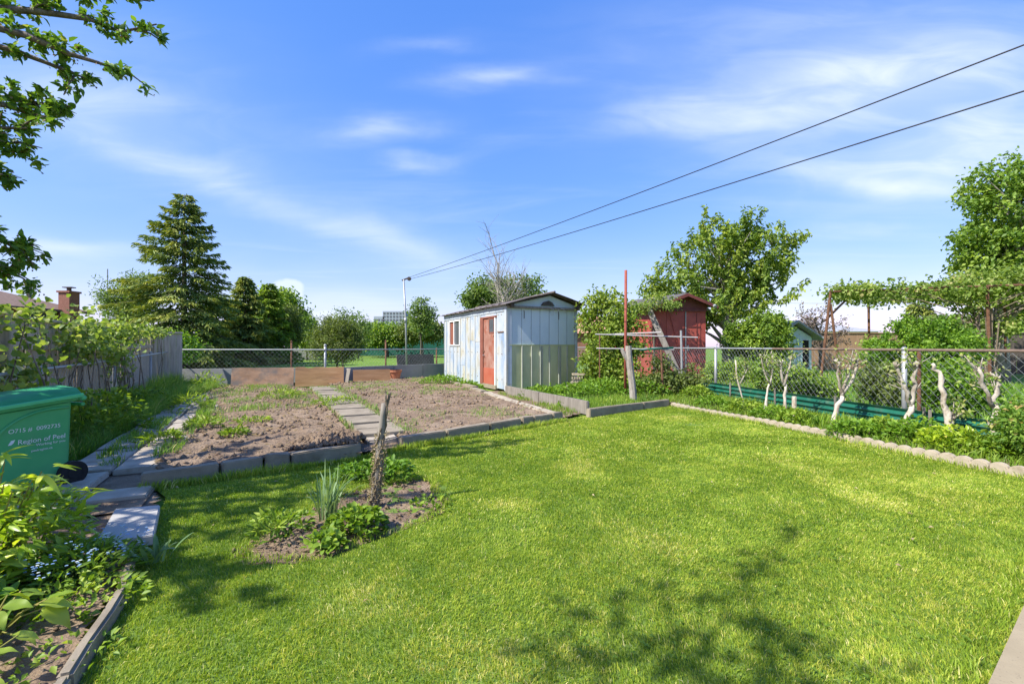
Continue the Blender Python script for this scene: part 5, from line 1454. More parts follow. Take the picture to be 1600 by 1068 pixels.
# near apple tree at the left: its boughs hang into the picture
def bough_tree(name, label, base, boughs, trunk_top, r0, seed, leaf, per_m, L, W, spread=.09, blossoms=True, lateral=5, bare=0.0, rb=.042):
    r = np.random.default_rng(seed); rr = random.Random(seed)
    t = thing(name, label, 'tree', base)
    base = Vector(base); top = Vector(trunk_top)
    mb = MB(); mb.tube([base - Vector((0, 0, .1)), base.lerp(top, .5) + Vector((.06, .04, 0)), top], [r0 * 1.3, r0, r0 * .85], 10)
    P, D, N_ = [], [], []
    def leafy(pts, dens, s):
        for a, b in zip(pts[:-1], pts[1:]):
            ln = (b - a).length; n = int(ln * dens)
            if n == 0: continue
            u = r.random(n)[:, None]
            c = np.array(a)[None] * (1 - u) + np.array(b)[None] * u
            # leaves sit in rosettes on short spurs
            nr = max(1, int(ln / .09)); k = r.integers(0, nr, n)
            sp = r.normal(size=(nr, 3)) * s * np.array([1, 1, .8]) + np.array([0, 0, s * .25])
            c = np.array(a)[None] + (np.array(b) - np.array(a))[None] * ((k[:, None] + .5) / nr) + sp[k] + r.normal(size=(n, 3)) * .022
            P.append(c)
            D.append(nrm(sp[k]) * .6 + r.normal(size=(n, 3)) * .7 + np.array(b - a)[None] / ln * .4)
            N_.append(r.normal(size=(n, 3)) * .55 + np.array([0, 0, .9]))
    for bo in boughs:
        pts = [Vector(p) for p in bo]
        s = pts[0]
        root = top.lerp(base, rr.uniform(0, .25))
        m = root.lerp(s, .55) + Vector((0, 0, .12))
        full = [root, m, s] + pts[1:]
        n = len(full)
        mb.tube(full, [max(.006, rb * (1 - k / (n - 1)) + .005) for k in range(n)], 6)
        leafy(full[1:], per_m * (1 - bare), spread)
        for k in range(lateral):
            i = rr.randrange(1, n - 1)
            p = full[i].lerp(full[i + 1], rr.random())
            dirn = (full[i + 1] - full[i]).normalized() + Vector((rr.uniform(-.8, .8), rr.uniform(-.8, .8), rr.uniform(-.35, .45)))
            q = p + dirn.normalized() * rr.uniform(.12, .3)
            mb.tube([p, p.lerp(q, .5) + Vector((0, 0, .02)), q], [.009, .007, .004], 4)
            leafy([p, q], per_m * .9 * (1 - bare), spread * .6)
    P, D, N_ = map(np.concatenate, (P, D, N_))
    n = len(P); ln = L * (.55 + .7 * r.random(n))
    obj('trunk', mb, M['bark'], t, smooth=True)
    cr = obj('crown', leaf_geo(P, D, N_, ln, ln * W / L, np.clip(.45 + r.normal(size=n) * .2, 0, .94), 'leaf', .2, .2), leaf, t)
    if blossoms:
        k = r.choice(n, n // 5); q = P[k] + r.normal(size=(len(k), 3)) * .02 - np.array([0, 0, .015])
        obj('faded_blossom', leaf_geo(q, rdir(len(k), r), rdir(len(k), r), .022, .018, r.random(len(k))), M['flower'], cr, kind='stuff')
    return t
Yt = 4.0
def bo(*pts): return [A(px, py, Y) for (px, py, Y) in pts]
near_boughs = [bo((-60, 10, 3.7), (60, 18, 3.8), (140, 30, 3.9), (190, 50, 4.0), (245, 38, 4.1)),
               bo((-60, 30, 3.5), (40, 55, 3.6), (110, 85, 3.7), (160, 100, 3.8), (205, 117, 3.9)),
               bo((-60, 55, 3.7), (30, 82, 3.8), (90, 105, 3.9), (138, 124, 4.0)),
               bo((-60, 150, 3.6), (10, 165, 3.7), (55, 180, 3.8), (98, 194, 3.9)),
               bo((-60, 145, 3.9), (20, 155, 3.9), (70, 163, 3.9), (85, 168, 3.9)),
               bo((-60, 205, 3.6), (0, 200, 3.6), (42, 200, 3.6)),
               bo((-80, -20, 3.9), (80, -20, 4.0), (160, -10, 4.1), (235, 2, 4.2)),
               bo((-80, 340, 3.7), (-20, 360, 3.8), (20, 385, 3.9), (38, 392, 3.9)),
               bo((-80, 400, 3.7), (-20, 415, 3.8), (15, 420, 3.9), (28, 405, 3.9)),
               bo((-70, 280, 3.7), (-20, 280, 3.7), (5, 278, 3.7)), bo((-80, 215, 3.5), (-20, 220, 3.6), (18, 224, 3.6))]
hid = []
rr_ = random.Random(17)
for k in range(12):      # the rest of the crown, out of the frame to the left
    x = rr_.uniform(-6.4, -3.5); y = rr_.uniform(.5, 4.6); z = rr_.uniform(2.0, 4.3)
    lim = -1.62 * y
    if x > lim - .1: x = lim - rr_.uniform(.15, .9)
    gx, gy = x - sun_dir.x / sun_dir.z * z, y - sun_dir.y / sun_dir.z * z
    if -3.7 < gx < -1.2 and .5 < gy < 3.15: continue
    p = Vector((x, y, z)); c = Vector((-5.6, 2.6, 2.3))
    q = p + (p - c).normalized() * .1
    hid.append([c.lerp(p, .55), c.lerp(p, .8) + Vector((0, 0, .05)), p, q])
for i, (px, py) in enumerate(((300, 800), (335, 905), (355, 840), (425, 765), (475, 748), (310, 775), (165, 762), (250, 725), (205, 745), (330, 950), (390, 800), (190, 700), (120, 740), (530, 735))):
    g = G(px, py); z = 2.5 + .35 * (i % 4)
    p = Vector((g.x, g.y, 0)) + sun_dir * (z / sun_dir.z); c = Vector((-5.6, 2.6, 2.3))
    hid.append([c.lerp(p, .55), c.lerp(p, .8) + Vector((0, 0, .05)), p, p + Vector((.12, .1, .02))])
bough_tree('apple_tree', 'leafy apple tree whose boughs hang in at the upper left', (-5.7, 2.5, 0), near_boughs + hid, (-5.6, 2.6, 1.9), .1, 5, M['apple'], 250, .068, .033, .05)
# pruned tree beside the camera: only its branch shadows fall across the lawn
sh = []
rr_ = random.Random(23)
def src(px, py, z):
    g = G(px, py); k = z / sun_dir.z
    return Vector((g.x, g.y, 0)) + sun_dir * k
for (pts, z0, z1) in (([(1120, 1110), (1050, 990), (1040, 900), (1050, 860)], 4.6, 5.5), ([(1250, 1110), (1200, 1010), (1170, 920), (1160, 880)], 4.6, 5.3), ([(950, 1110), (940, 1040), (960, 960), (985, 930)], 4.5, 5.2), ([(1050, 1110), (1110, 1000), (1150, 920), (1240, 830)], 4.6, 5.7), ([(1400, 1100), (1260, 1060), (1230, 1010), (1190, 975)], 4.5, 5.1),
                      ([(880, 1110), (860, 1060), (850, 1020), (820, 985)], 4.5, 4.9), ([(1180, 1110), (1110, 1060), (1060, 1040), (990, 1020)], 4.4, 4.9)):
    sh.append([src(p[0], p[1], z0 + (z1 - z0) * i / (len(pts) - 1)) for i, p in enumerate(pts)])
bough_tree('pruned_fruit_tree', 'sparse fruit tree standing beside the camera, its branch shadows on the lawn', (-4.6, -2.2, 0), sh, (-4.2, -1.8, 3.2), .07, 6, M['apple'], 34, .085, .045, .1, False, 4, rb=.017)

# ------------------------------------------------------------------ pruned limewashed trees in the right border
def pruned(label, paths, leaf_n, seed, r0, limew=True):
    Yb = None
    base = paths[0][0]
    t = thing('pruned_tree', label, 'tree', base, group='pruned trees in the right border')
    mb = MB(); r = random.Random(seed); tips = []; first = mb
    for i, path in enumerate(paths):
        mb = first if i == 0 else MB()
        rad = r0 if i == 0 else r0 * .62
        pts = []
        for k in range(len(path) - 1):
            for m in range(3):
                pts.append(path[k].lerp(path[k + 1], m / 3) + Vector((r.uniform(-1, 1), r.uniform(-1, 1), 0)) * rad * .6)
        pts.append(path[-1])
        n = len(pts)
        mb.tube(pts, [rad * (1 - .5 * k / n) * r.uniform(.72, 1.2) for k in range(n)], 9)
        if i > 0 or len(paths) == 1:
            e = path[-1]
            [mb.tube([e - Vector((0, 0, .03)), e + Vector((r.uniform(-1, 1), r.uniform(-1, 1), r.uniform(.3, 1))) * .06], [rad * .62, rad * r.uniform(.3, .5)], 6) for _ in range(3)]
            tips.append(e)
            for _ in range(6):
                p = e.lerp(path[0], r.uniform(0, .8))
                q = p + Vector((r.uniform(-.18, .18), r.uniform(-.12, .12), r.uniform(.05, .24)))
                mb.tube([p, q], [.008, .004], 4); tips.append(q)
        obj('trunk' if i == 0 else 'arm', mb, M['limewash'] if i == 0 else M['limegrey'], t, smooth=True)
    g = np.random.default_rng(seed)
    T_ = np.array([tuple(tips[g.integers(0, len(tips))]) for _ in range(leaf_n)])
    ln = .05 * (.6 + .8 * g.random(leaf_n))
    obj('sprouts', leaf_geo(T_ + g.normal(size=(leaf_n, 3)) * .05, rdir(leaf_n, g), rdir(leaf_n, g), ln, ln * .6, np.clip(.7 + .2 * g.normal(size=leaf_n), 0, 1)), M['vine'], t, kind='stuff')
def pt_(px, py, Y): return A(px, py, Y)
def base_at(px, py): g = G(px, py); return g
PT = [('thin pruned sapling, first from the red shed in the right border', (1160, 640), [[(1160, 625), (1152, 590), (1149, 562)], [(1157, 600), (1168, 575)]], 60, .02),
      ('slender pale pruned tree, second from the red shed', (1194, 652), [[(1198, 620), (1203, 598)], [(1203, 600), (1192, 575), (1190, 556)], [(1203, 600), (1208, 575), (1206, 552)]], 60, .028),
      ('straight pruned tree with two knobbed arms, third from the red shed', (1226, 655), [[(1226, 625), (1227, 600)], [(1226, 602), (1232, 580), (1236, 560)], [(1226, 602), (1220, 578), (1222, 566)]], 50, .034),
      ('leaning pruned tree with three upright arms, fourth from the red shed', (1298, 668), [[(1306, 640), (1316, 616)], [(1316, 618), (1309, 595), (1311, 564)], [(1316, 618), (1324, 590), (1330, 563)], [(1318, 614), (1334, 590), (1339, 564)]], 60, .045),
      ('thick leaning pruned tree beside the white fence post', (1402, 690), [[(1412, 660), (1425, 632)], [(1424, 636), (1410, 600), (1400, 570)], [(1425, 634), (1428, 600), (1432, 570)]], 60, .05),
      ('tall single stemmed leaning pruned tree, sixth from the red shed', (1488, 694), [[(1482, 660), (1474, 615), (1465, 580), (1457, 568)], [(1486, 665), (1490, 650)]], 50, .045),
      ('forked pruned tree nearest the right picture edge', (1556, 700), [[(1553, 660), (1553, 630)], [(1552, 634), (1538, 605), (1529, 577)], [(1554, 632), (1559, 605), (1558, 590)]], 50, .05)]
for i, (lab, bp, paths, ln, r0) in enumerate(PT):
    g = G(*bp); Y = g.y
    P_ = []
    for j, p in enumerate(paths):
        q = [A(x, y, Y + (.0 if j == 0 else random.uniform(-.12, .12)) * 0 + 0.0) for (x, y) in p]
        if j == 0: q = [g - Vector((0, 0, .05))] + q
        P_.append(q)
    pruned(lab, P_, ln * 2, 70 + i, r0)
g = G(1241, 662); tag(obj('wood_stake', MB().tube([g, A(1241, 619, g.y)], .035, 7), M['limewash']), 'short pale stake right of the third pruned tree', 'stake')
g = G(1453, 690); tag(obj('wood_stake', MB().tube([g, A(1453, 640, g.y)], .02, 6), M['greywood']), 'short grey stake before the green strip', 'stake')
g = G(1436, 672)
tag(obj('rusty_post', MB().tube([g, A(1436, 545, g.y)], .026, 8), M['rust']), 'rusty post close to the white fence post', 'post')

# ------------------------------------------------------------------ stump of the old vine on the round island
def vine_stump():
    b = G(583, 790); Y = b.y
    t = thing('dead_vine_stump', 'leaning dead trunk wrapped in dry vine on the flower island', 'stump', b)
    mb = MB(); r = random.Random(12)
    p0, p1 = b - Vector((0, 0, .08)), A(601, 630, Y)
    core = []
    for k in range(11): core.append(p0.lerp(p1, k / 10) + Vector((r.uniform(-.006, .006), r.uniform(-.006, .006), 0)))
    mb.tube(core, [.033 - .010 * k / 10 for k in range(11)], 9)
    obj('trunk', mb, M['greywood'], t, smooth=True)
    v = MB()
    for q in range(6):
        ph = q * 1.1; pts = []; hi = r.uniform(.45, .8) if q else 1.12
        for k in range(22):
            f = k / 21 * hi; a = ph + f * 7 * (1 if q % 2 else -1)
            c = p0.lerp(p1, f); rad = .036 - .012 * f + r.uniform(-.005, .009)
            pts.append(c + Vector((math.cos(a) * rad, math.sin(a) * rad, r.uniform(-.01, .01))))
        v.tube(pts, [.009 * r.uniform(.6, 1.2) for _ in pts], 5)
    obj('vine_stem', v, M['stub'], t)
    n = 900; g = np.random.default_rng(3); f = g.random(n) ** 1.3 * .75
    c = np.array(p0)[None] * (1 - f[:, None]) + np.array(p1)[None] * f[:, None]
    d = rdir(n, g); d[:, 2] *= .3
    P = c + d * (.04 + .018 * g.random(n))[:, None]
    obj('dry_rootlet', leaf_geo(P, rdir(n, g) + d, rdir(n, g), .026, .009, g.random(n)), M['straw'], t, kind='stuff')
    obj('stub', MB().tube([A(601, 640, Y), A(606, 628, Y), A(610, 612, Y)], [.014, .012, .01], 7), M['stub'], t)
vine_stump()

# ------------------------------------------------------------------ herbaceous plants
def clump(name, label, c, rx, ry, h, n, L, W, leaf, seed, cat_='plant', group=None, shape='diamond', stems=12, tb=0.0, z0=0.0, low=.1, droop=0.0):
    r = np.random.default_rng(seed)
    t = thing(name, label, cat_, (c[0], c[1], z0), group=group)
    a = r.random(n) * math.tau; q = np.sqrt(r.random(n))
    top = np.sqrt(np.clip(1 - q ** 2.2, 0, 1))
    bump = .7 + .5 * fbm(np.stack([np.cos(a) * q * rx + c[0], np.sin(a) * q * ry + c[1], np.zeros(n)], 1), 5, seed)
    z = z0 + h * (low + (1 - low) * top * bump) * (1 - .55 * r.random(n) ** 1.6)
    P = np.stack([c[0] + np.cos(a) * q * rx, c[1] + np.sin(a) * q * ry, z], 1)
    out = np.stack([np.cos(a) * q, np.sin(a) * q, np.full(n, .35 - droop)], 1)
    D = out + r.normal(size=(n, 3)) * .55
    Nn = r.normal(size=(n, 3)) * .45 + np.array([0, 0, 1.0])
    ln = L * (.55 + .75 * r.random(n))
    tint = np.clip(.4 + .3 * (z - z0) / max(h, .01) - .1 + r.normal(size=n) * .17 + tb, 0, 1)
    if stems:
        mb = MB(); rr = random.Random(seed)
        for k in range(stems):
            i = rr.randrange(n)
            b0 = Vector((c[0] + rr.uniform(-.3, .3) * rx, c[1] + rr.uniform(-.3, .3) * ry, z0 - .02)); e = Vector(P[i])
            mb.tube([b0, b0.lerp(e, .5) + Vector((0, 0, h * .08)), e], [.006, .005, .003], 4)
        obj('stem', mb, leaf, t)
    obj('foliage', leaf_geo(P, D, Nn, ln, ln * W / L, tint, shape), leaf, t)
    return t
def strap_clump(name, label, c, n, h, w, leaf, seed, spread=.5, z0=0.0, part='leaf', cat_='plant'):
    """sword leaves, each an object of its own"""
    r = random.Random(seed)
    t = thing(name, label, cat_, (c[0], c[1], z0))
    for k in range(n):
        a = r.random() * math.tau; sp = r.random() ** .8 * spread
        ln = h * r.uniform(.65, 1.08)
        o = Vector((math.cos(a), math.sin(a), 0))
        s = Vector((-o.y, o.x, 0))
        b0 = Vector((r.uniform(-.05, .05), r.uniform(-.05, .05), -.01)) + o * .02
        V = []; m = 7
        droop = r.uniform(.0, .4) * (sp / max(spread, .01))
        if r.random() < .18: droop += .35
        for i in range(m):
            f = i / (m - 1)
            p = b0 + Vector((0, 0, 1)) * ln * (f * (1 - .25 * sp) - droop * f ** 3.2) + o * ln * (sp * f ** 1.3 * .75 + droop * .5 * f ** 2.4)
            ww = w * (.75 + .25 * math.sin(f * 3)) * (1 - max(0, (f - .72) / .28) ** 2 * .93) * .5
            V += [p - s * ww, p + Vector((o.x, o.y, -.2)) * (-ww * .35), p + s * ww]
        T = []
        for i in range(m - 1):
            for j in range(2):
                q = i * 3 + j
                T += [(q, q + 1, q + 4), (q, q + 4, q + 3)]
        me = mesh_np(part, np.array([tuple(v) for v in V]), np.array(T), np.full(len(V), r.random()))
        obj(part, me, leaf, t, local=True, smooth=True)
    return t
# flower island
g = G(512, 808); strap_clump('daffodil_clump', 'clump of grey green daffodil leaves left of the dead trunk', (g.x, g.y), 60, .43, .0115, M['daff'], 4, .75)
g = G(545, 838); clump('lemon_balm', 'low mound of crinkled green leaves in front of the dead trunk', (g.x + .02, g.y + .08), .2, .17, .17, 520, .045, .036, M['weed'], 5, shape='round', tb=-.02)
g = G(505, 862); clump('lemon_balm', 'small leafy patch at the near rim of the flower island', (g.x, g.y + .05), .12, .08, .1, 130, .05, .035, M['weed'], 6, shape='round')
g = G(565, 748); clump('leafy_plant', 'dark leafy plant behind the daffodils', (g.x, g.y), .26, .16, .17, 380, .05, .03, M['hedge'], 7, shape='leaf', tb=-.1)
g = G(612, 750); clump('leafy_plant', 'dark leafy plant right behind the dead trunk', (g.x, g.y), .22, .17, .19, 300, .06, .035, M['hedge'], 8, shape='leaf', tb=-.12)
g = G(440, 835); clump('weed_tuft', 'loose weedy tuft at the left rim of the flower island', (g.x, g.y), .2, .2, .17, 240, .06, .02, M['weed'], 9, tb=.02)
g = G(672, 790); clump('weed_tuft', 'small weeds at the right rim of the flower island', (g.x, g.y), .18, .22, .06, 90, .05, .03, M['weed'], 10, stems=0)
isl = sample_poly(ISLAND, 700); a_ = rng.random(700) * math.tau
tag(obj('bed_litter', leaf_geo(np.c_[isl, .005 + .012 * rng.random(700)], np.stack([np.cos(a_), np.sin(a_), rng.normal(size=700) * .2], 1), rdir(700) * .5 + np.array([0, 0, 1.]), .04, .005, rng.random(700)), M['straw']), 'dry stalks and straw littering the flower island', 'litter', kind='stuff')
pl_ = sample_poly(PLOT_L, 900); pr_ = sample_poly(PLOT_R, 800); pq = np.concatenate([pl_, pr_]); a_ = rng.random(len(pq)) * math.tau
tag(obj('plot_litter', leaf_geo(np.c_[pq, .1 + .03 * rng.random(len(pq))], np.stack([np.cos(a_), np.sin(a_), rng.normal(size=len(pq)) * .2], 1), rdir(len(pq)) * .5 + np.array([0, 0, 1.]), .09, .009, rng.random(len(pq))), M['straw']), 'dry stalks and roots scattered over the vegetable plots', 'litter', kind='stuff')
# near left bed
def peony(label, c, n_stem, h, spread, seed):
    r = random.Random(seed)
    t = thing('peony_plant', label, 'plant', (c[0], c[1], 0))
    leaves = []
    for v in range(7):
        L_, W_ = .125 + .012 * v, .034 + .004 * (v % 3)
        leaves.append(fine_leaf('leaf', L_ * .86, W_ * .92, .35, .12 + .12 * (v % 4), .25 + .11 * v))
        leaves[-1].materials.append(M['peony'])
    mb = MB(); count = 0
    for k in range(n_stem):
        a = r.random() * math.tau; q = math.sqrt(r.random())
        b0 = Vector((math.cos(a), math.sin(a), 0)) * q * spread * .35
        e = Vector((math.cos(a) * q * spread, math.sin(a) * q * spread, h * (1 - .35 * q ** 2) * r.uniform(.8, 1.08)))
        m = b0.lerp(e, .5) + Vector((0, 0, h * .1))
        mb.tube([b0 - Vector((0, 0, .02)), m, e], [.0055, .0045, .003], 5)
        for f in (.38, .52, .66, .8, .92, 1.0):
            if count >= 300: break
            p = b0.lerp(m, f * 2) if f < .5 else m.lerp(e, f * 2 - 1)
            az = r.random() * math.tau
            for j in range(r.choice((2, 2, 3))):
                if count >= 300: break
                aa = az + (j - 1) * .75 + r.uniform(-.2, .2)
                pet = p + Vector((math.cos(az), math.sin(az), r.uniform(.2, .6))) * .05
                o = obj('leaf', leaves[r.randrange(7)], None, t, local=True)
                o.location = pet; s = r.uniform(.65, 1.15); o.scale = (s, s, s)
                o.rotation_euler = (r.uniform(-.5, .5), r.uniform(-.55, .45), aa)
                count += 1
    obj('stem', MB_shift(mb, t), M['stemgold'], t, local=True)
    # lower leaves too many to count
    n = 1500; g = np.random.default_rng(seed)
    a = g.random(n) * math.tau; q = np.sqrt(g.random(n))
    P = np.stack([np.cos(a) * q * spread * 1.0, np.sin(a) * q * spread * 1.0, h * (.15 + .68 * g.random(n)) * (1 - .35 * q ** 2)], 1)
    D = np.stack([np.cos(a), np.sin(a), g.normal(size=n) * .4], 1) + g.normal(size=(n, 3)) * .5
    ln = .085 * (.7 + .6 * g.random(n))
    V, T, tt = leaf_geo(P, D, g.normal(size=(n, 3)) * .4 + [0, 0, 1], ln, ln * .3, np.clip(.35 + .2 * g.normal(size=n), 0, .9), 'leaf', .2, .15)
    o = obj('foliage', mesh_np('foliage', V, T, tt), M['peony'], t, local=True, kind='stuff')
    return t
def MB_shift(mb, t): return mb
M['stemgold'] = surf('stem_yellow_green', [(.3, (.18, .2, .04)), (.7, (.32, .26, .07))], 8, rough=.6, bump=0)
peony('big peony with glossy pointed leaves in front of the green bin', (-2.95, 2.5), 42, .64, .46, 3)
clump('peony_plant', 'second peony at the left picture edge', (-2.85, 2.02), .4, .34, .42, 900, .12, .035, M['peony'], 15, shape='leaf', stems=16)
def broadleaf(label, c, seed, n, h):
    r = random.Random(seed)
    t = thing('broadleaf_plant', label, 'plant', (c[0], c[1], 0))
    ms = [fine_leaf('leaf', .125, .075 + .008 * v, .25, .1 + .15 * v, .6 + .12 * v, 1.2, .004) for v in range(3)]
    for m_ in ms: m_.materials.append(M['weed'])
    mb = MB()
    for k in range(n):
        a = r.random() * math.tau; q = r.uniform(.05, .24)
        p = Vector((math.cos(a) * q, math.sin(a) * q, h * r.uniform(.45, 1.05)))
        mb.tube([(0, 0, 0), p * .6 + Vector((0, 0, .03)), p], [.004, .0035, .003], 4)
        o = obj('leaf', ms[k % 3], None, t, local=True); o.location = p; o.rotation_euler = (r.uniform(-.3, .3), r.uniform(-.1, .5), a + r.uniform(-.5, .5))
        s = r.uniform(.6, 1.15); o.scale = (s, s, s)
    obj('stem', mb, M['stemgold'], t, local=True)
broadleaf('broad leaved plant with pale green leaves in the lower left corner', (-2.28, 1.98), 3, 26, .2)
broadleaf('broad leaved seedling on bare soil at the lower left edge', (-2.05, 1.62), 4, 16, .14)
broadleaf('broad leaved plant half hidden at the left edge below the peony', (-2.62, 2.2), 5, 22, .24)
def forget():
    c = (-2.45, 2.55)
    t = clump('forget_me_not', 'patch of small blue forget me nots beside the bed edging', c, .32, .3, .17, 900, .06, .016, M['weed'], 21, cat_='flowers', shape='leaf', stems=30, tb=-.05)
    g = np.random.default_rng(9); n = 60
    a = g.random(n) * math.tau; q = np.sqrt(g.random(n))
    ctr = np.stack([c[0] + np.cos(a) * q * .34, c[1] + np.sin(a) * q * .32, .13 + .1 * g.random(n)], 1)
    P, D = [], []
    for x in ctr:
        for f in range(g.integers(2, 5)):
            f0 = x + g.normal(size=3) * .012
            for k in range(5):
                an = k * math.tau / 5
                P.append(f0); D.append((math.cos(an), math.sin(an), .25))
    P, D = np.array(P), np.array(D); n = len(P)
    tone = np.repeat(np.clip(g.random(n // 5 + 1) * 1.1, 0, 1), 5)[:n]
    obj('blossom', leaf_geo(P, D, np.tile([0, 0, 1.], (n, 1)), .0085, .0085, tone), M['blue'], t, kind='stuff')
forget()
strap_clump('grey_leaf_rosette', 'rosette of grey green leaves hanging over the bed edging', (-2.14, 2.72), 16, .2, .028, M['daff'], 8, 1.0, z0=.03)
clump('seedling_patch', 'low weedy seedlings in the lower left bed', (-2.15, 2.3), .26, .22, .09, 380, .04, .024, M['weed'], 22, stems=0, tb=.1)
clump('seedling_patch', 'thin seedlings on the bare soil near the bed edging', (-1.85, 1.85), .2, .2, .06, 120, .035, .02, M['weed'], 23, stems=0, tb=.1)
clump('leafy_plant', 'leafy green plant between the broad leaved plant and the peony', (-2.55, 1.95), .3, .26, .26, 420, .075, .034, M['hedge'], 24, shape='leaf', stems=10, tb=.1)

# tall grass and weeds along the left fence, around the plots and in the right border
def weeds(name, label, poly, n, h, w, seed, leaf=M['tallgrass'], z=0.0, lean=.45, thr=0.0, patch=1.5):
    r = np.random.default_rng(seed)
    q = sample_poly(poly, n, r)
    q3 = np.c_[q, np.full(len(q), z)]
    f = fbm(q3, patch, seed)
    if thr: q3 = q3[f > thr + .06 * r.normal(size=len(f))]; f = fbm(q3, patch, seed)
    n = len(q3)
    hh = h * (.35 + .9 * f) * (.55 + .75 * r.random(n))
    cl = fbm(q3, 6, seed + 3) * 14
    ln = np.stack([np.cos(cl), np.sin(cl)], 1) * lean * .8 + r.normal(size=(n, 2)) * lean * .6
    t = np.clip(.4 + (f - .5) * .6 + r.normal(size=n) * .17, 0, .95); t[r.random(n) < .03] = 1
    o = obj(name, blade_geo(q3, hh, np.full(n, w) * (.6 + .7 * r.random(n)), ln, t, r=r), leaf)
    return tag(o, label, 'grass', kind='stuff')
LEFTSTRIP = [(-5.0, 4.6), (-4.75, 4.7), (-5.1, 5.6), (-5.6, 6.6), (-6.25, 7.9), (-7.35, 10.0), (-8.6, 13.3), (-9.4, 14.3), (-10.7, 14.6), (-9.2, 11.7), (-7.8, 9.2), (-6.4, 6.6), (-5.3, 4.7)]
weeds('tall_grass', 'long unmown grass between the left fence and the path', LEFTSTRIP, 30000, .34, .009, 31, lean=.6)
weeds('tall_grass', 'taller seeding grass close under the left fence', [(-5.4, 4.6), (-5.0, 4.8), (-6.5, 7.2), (-10.2, 14.2), (-10.8, 14.4), (-6.6, 6.6)], 6500, .55, .01, 32, lean=.4)
weeds('plot_weeds', 'straggly weeds over the rear of the left plot', [(-4.6, 7.2), (-4.0, 9.3), (-5.6, 12.6), (-7.0, 14.1), (-9.2, 14.1), (-6.3, 9.3), (-5.2, 7.4)], 9000, .12, .008, 33, z=.09, thr=.53, patch=2.2)
weeds('plot_weeds', 'sparse weeds over the rear of the right plot', [(-1.3, 9.5), (-.6, 11.2), (-2.1, 15.5), (-3.1, 18), (-6, 15.3), (-5.0, 13.0)], 7000, .08, .01, 34, z=.09, thr=.56, patch=1.8)
weeds('plot_weeds', 'few weeds along the front of the right plot', [(-1.5, 6.1), (.7, 8.05), (.2, 9.2), (-2.6, 8.4)], 3200, .06, .007, 35, z=.1, thr=.55, patch=2.2)
weeds('path_weeds', 'grass sprouting from the joints of the path edges', [(-3.9, 4.9), (-3.6, 4.8), (-5.2, 7.8), (-6.6, 10.2), (-6.9, 10.1), (-5.3, 7.6)], 3600, .14, .008, 36, z=.07, thr=.5, patch=3)
weeds('path_weeds', 'grass fringe beside the middle paver path', [(-1.5, 6.1), (-1.3, 6.4), (-5.0, 13.2), (-5.8, 13.0), (-2.2, 6.2), (-2.3, 6.6), (-5.5, 12.6), (-5.2, 12.9)], 2400, .11, .008, 37, z=.11, thr=.5, patch=3)
weeds('kerb_grass', 'uncut grass fringe along the front kerbs', [(-3.4, 4.12), (-1.75, 5.28), (-1.4, 5.82), (.95, 8.0), (1.0, 7.93), (-1.35, 5.72), (-1.72, 5.2), (-3.3, 4.03)], 5200, .085, .006, 38, M['grass'])
weeds('border_grass', 'fringe of grass along the scalloped edging', [(3.42, 9.95), (5.02, 4.5), (5.1, 4.4), (3.5, 10.0)], 2600, .07, .006, 39, M['grass'])
weeds('wild_grass', 'rough grass in the neighbouring garden behind the right fence', [(5.7, 12), (6.5, 6.2), (9, 6.5), (16, 12), (16, 21), (9, 22), (5.2, 22)], 26000, .26, .022, 40, thr=.35, patch=.6)
weeds('wild_grass', 'rough grass just beyond the back fence', [(-10.8, 14.9), (-6.3, 15.6), (-2.7, 19.8), (-2, 24), (-8, 24), (-14, 20)], 14000, .13, .02, 41, thr=.3, patch=.6)
weeds('bed_grass', 'grass blades among the weeds of the corner bed', [(.4, 12.1), (1.5, 8.9), (3.4, 10.2), (3.6, 12.8), (2.2, 14)], 5200, .2, .01, 42)
for i, (px, py, rx, h, n, lab) in enumerate(((366, 680, .14, .09, 160, 'bright weed rosette alone on the left plot'), (250, 690, .22, .12, 220, 'weed tuft on the left path'), (520, 632, .4, .16, 260, 'weeds beside the middle path'), (440, 622, .5, .2, 320, 'pulled wilting weeds heaped on the left plot'),
                                         (318, 668, .25, .16, 200, 'weed tuft at the left rim of the plot'), (296, 640, .3, .3, 240, 'leafy weed at the path bend'), (325, 612, .4, .55, 200, 'tall weeds before the low grey wall'), (395, 660, .25, .08, 120, 'flat weed in the middle of the left plot'))):
    g = G(px, py, .09)
    clump('weed_tuft', lab, (g.x, g.y), rx, rx, h, n, .09 if h < .3 else .14, .022, M['weed'], 80 + i, 'weed', stems=0, z0=.09, tb=.1)
# plants round the sheds
for i, (px, py, rx, h, n, lab) in enumerate(((690, 604, .75, .36, 700, 'bushy green weeds at the far end of the white shed'), (730, 608, .35, .24, 260, 'small weeds left of the shed door'), (745, 611, .22, .2, 160, 'weeds beside the shed door step'),
                                            (850, 622, .6, .3, 520, 'weeds growing along the foot of the green shed wall'), (905, 626, .75, .42, 900, 'leafy weeds behind the long plank edging'), (945, 622, .8, .48, 1100, 'lush weed mound in the corner bed'),
                                            (1010, 622, .7, .45, 800, 'weed mound around the forked trunk post'), (900, 637, .35, .18, 260, 'weeds hanging over the end of the plank'))):
    g = G(px, py)
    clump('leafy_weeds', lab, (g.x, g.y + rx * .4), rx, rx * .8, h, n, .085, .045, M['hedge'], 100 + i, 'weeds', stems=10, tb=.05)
def bush(name, label, base, blobs, leaf, n, per, spread, L, W, seed, cat_='shrub', **k):
    return tree(name, label, base, blobs, leaf, M['bark'], n, per, spread, L, W, k.pop('th', .6), k.pop('tr', .04), seed, cat_=cat_, **k)
g = G(950, 610)
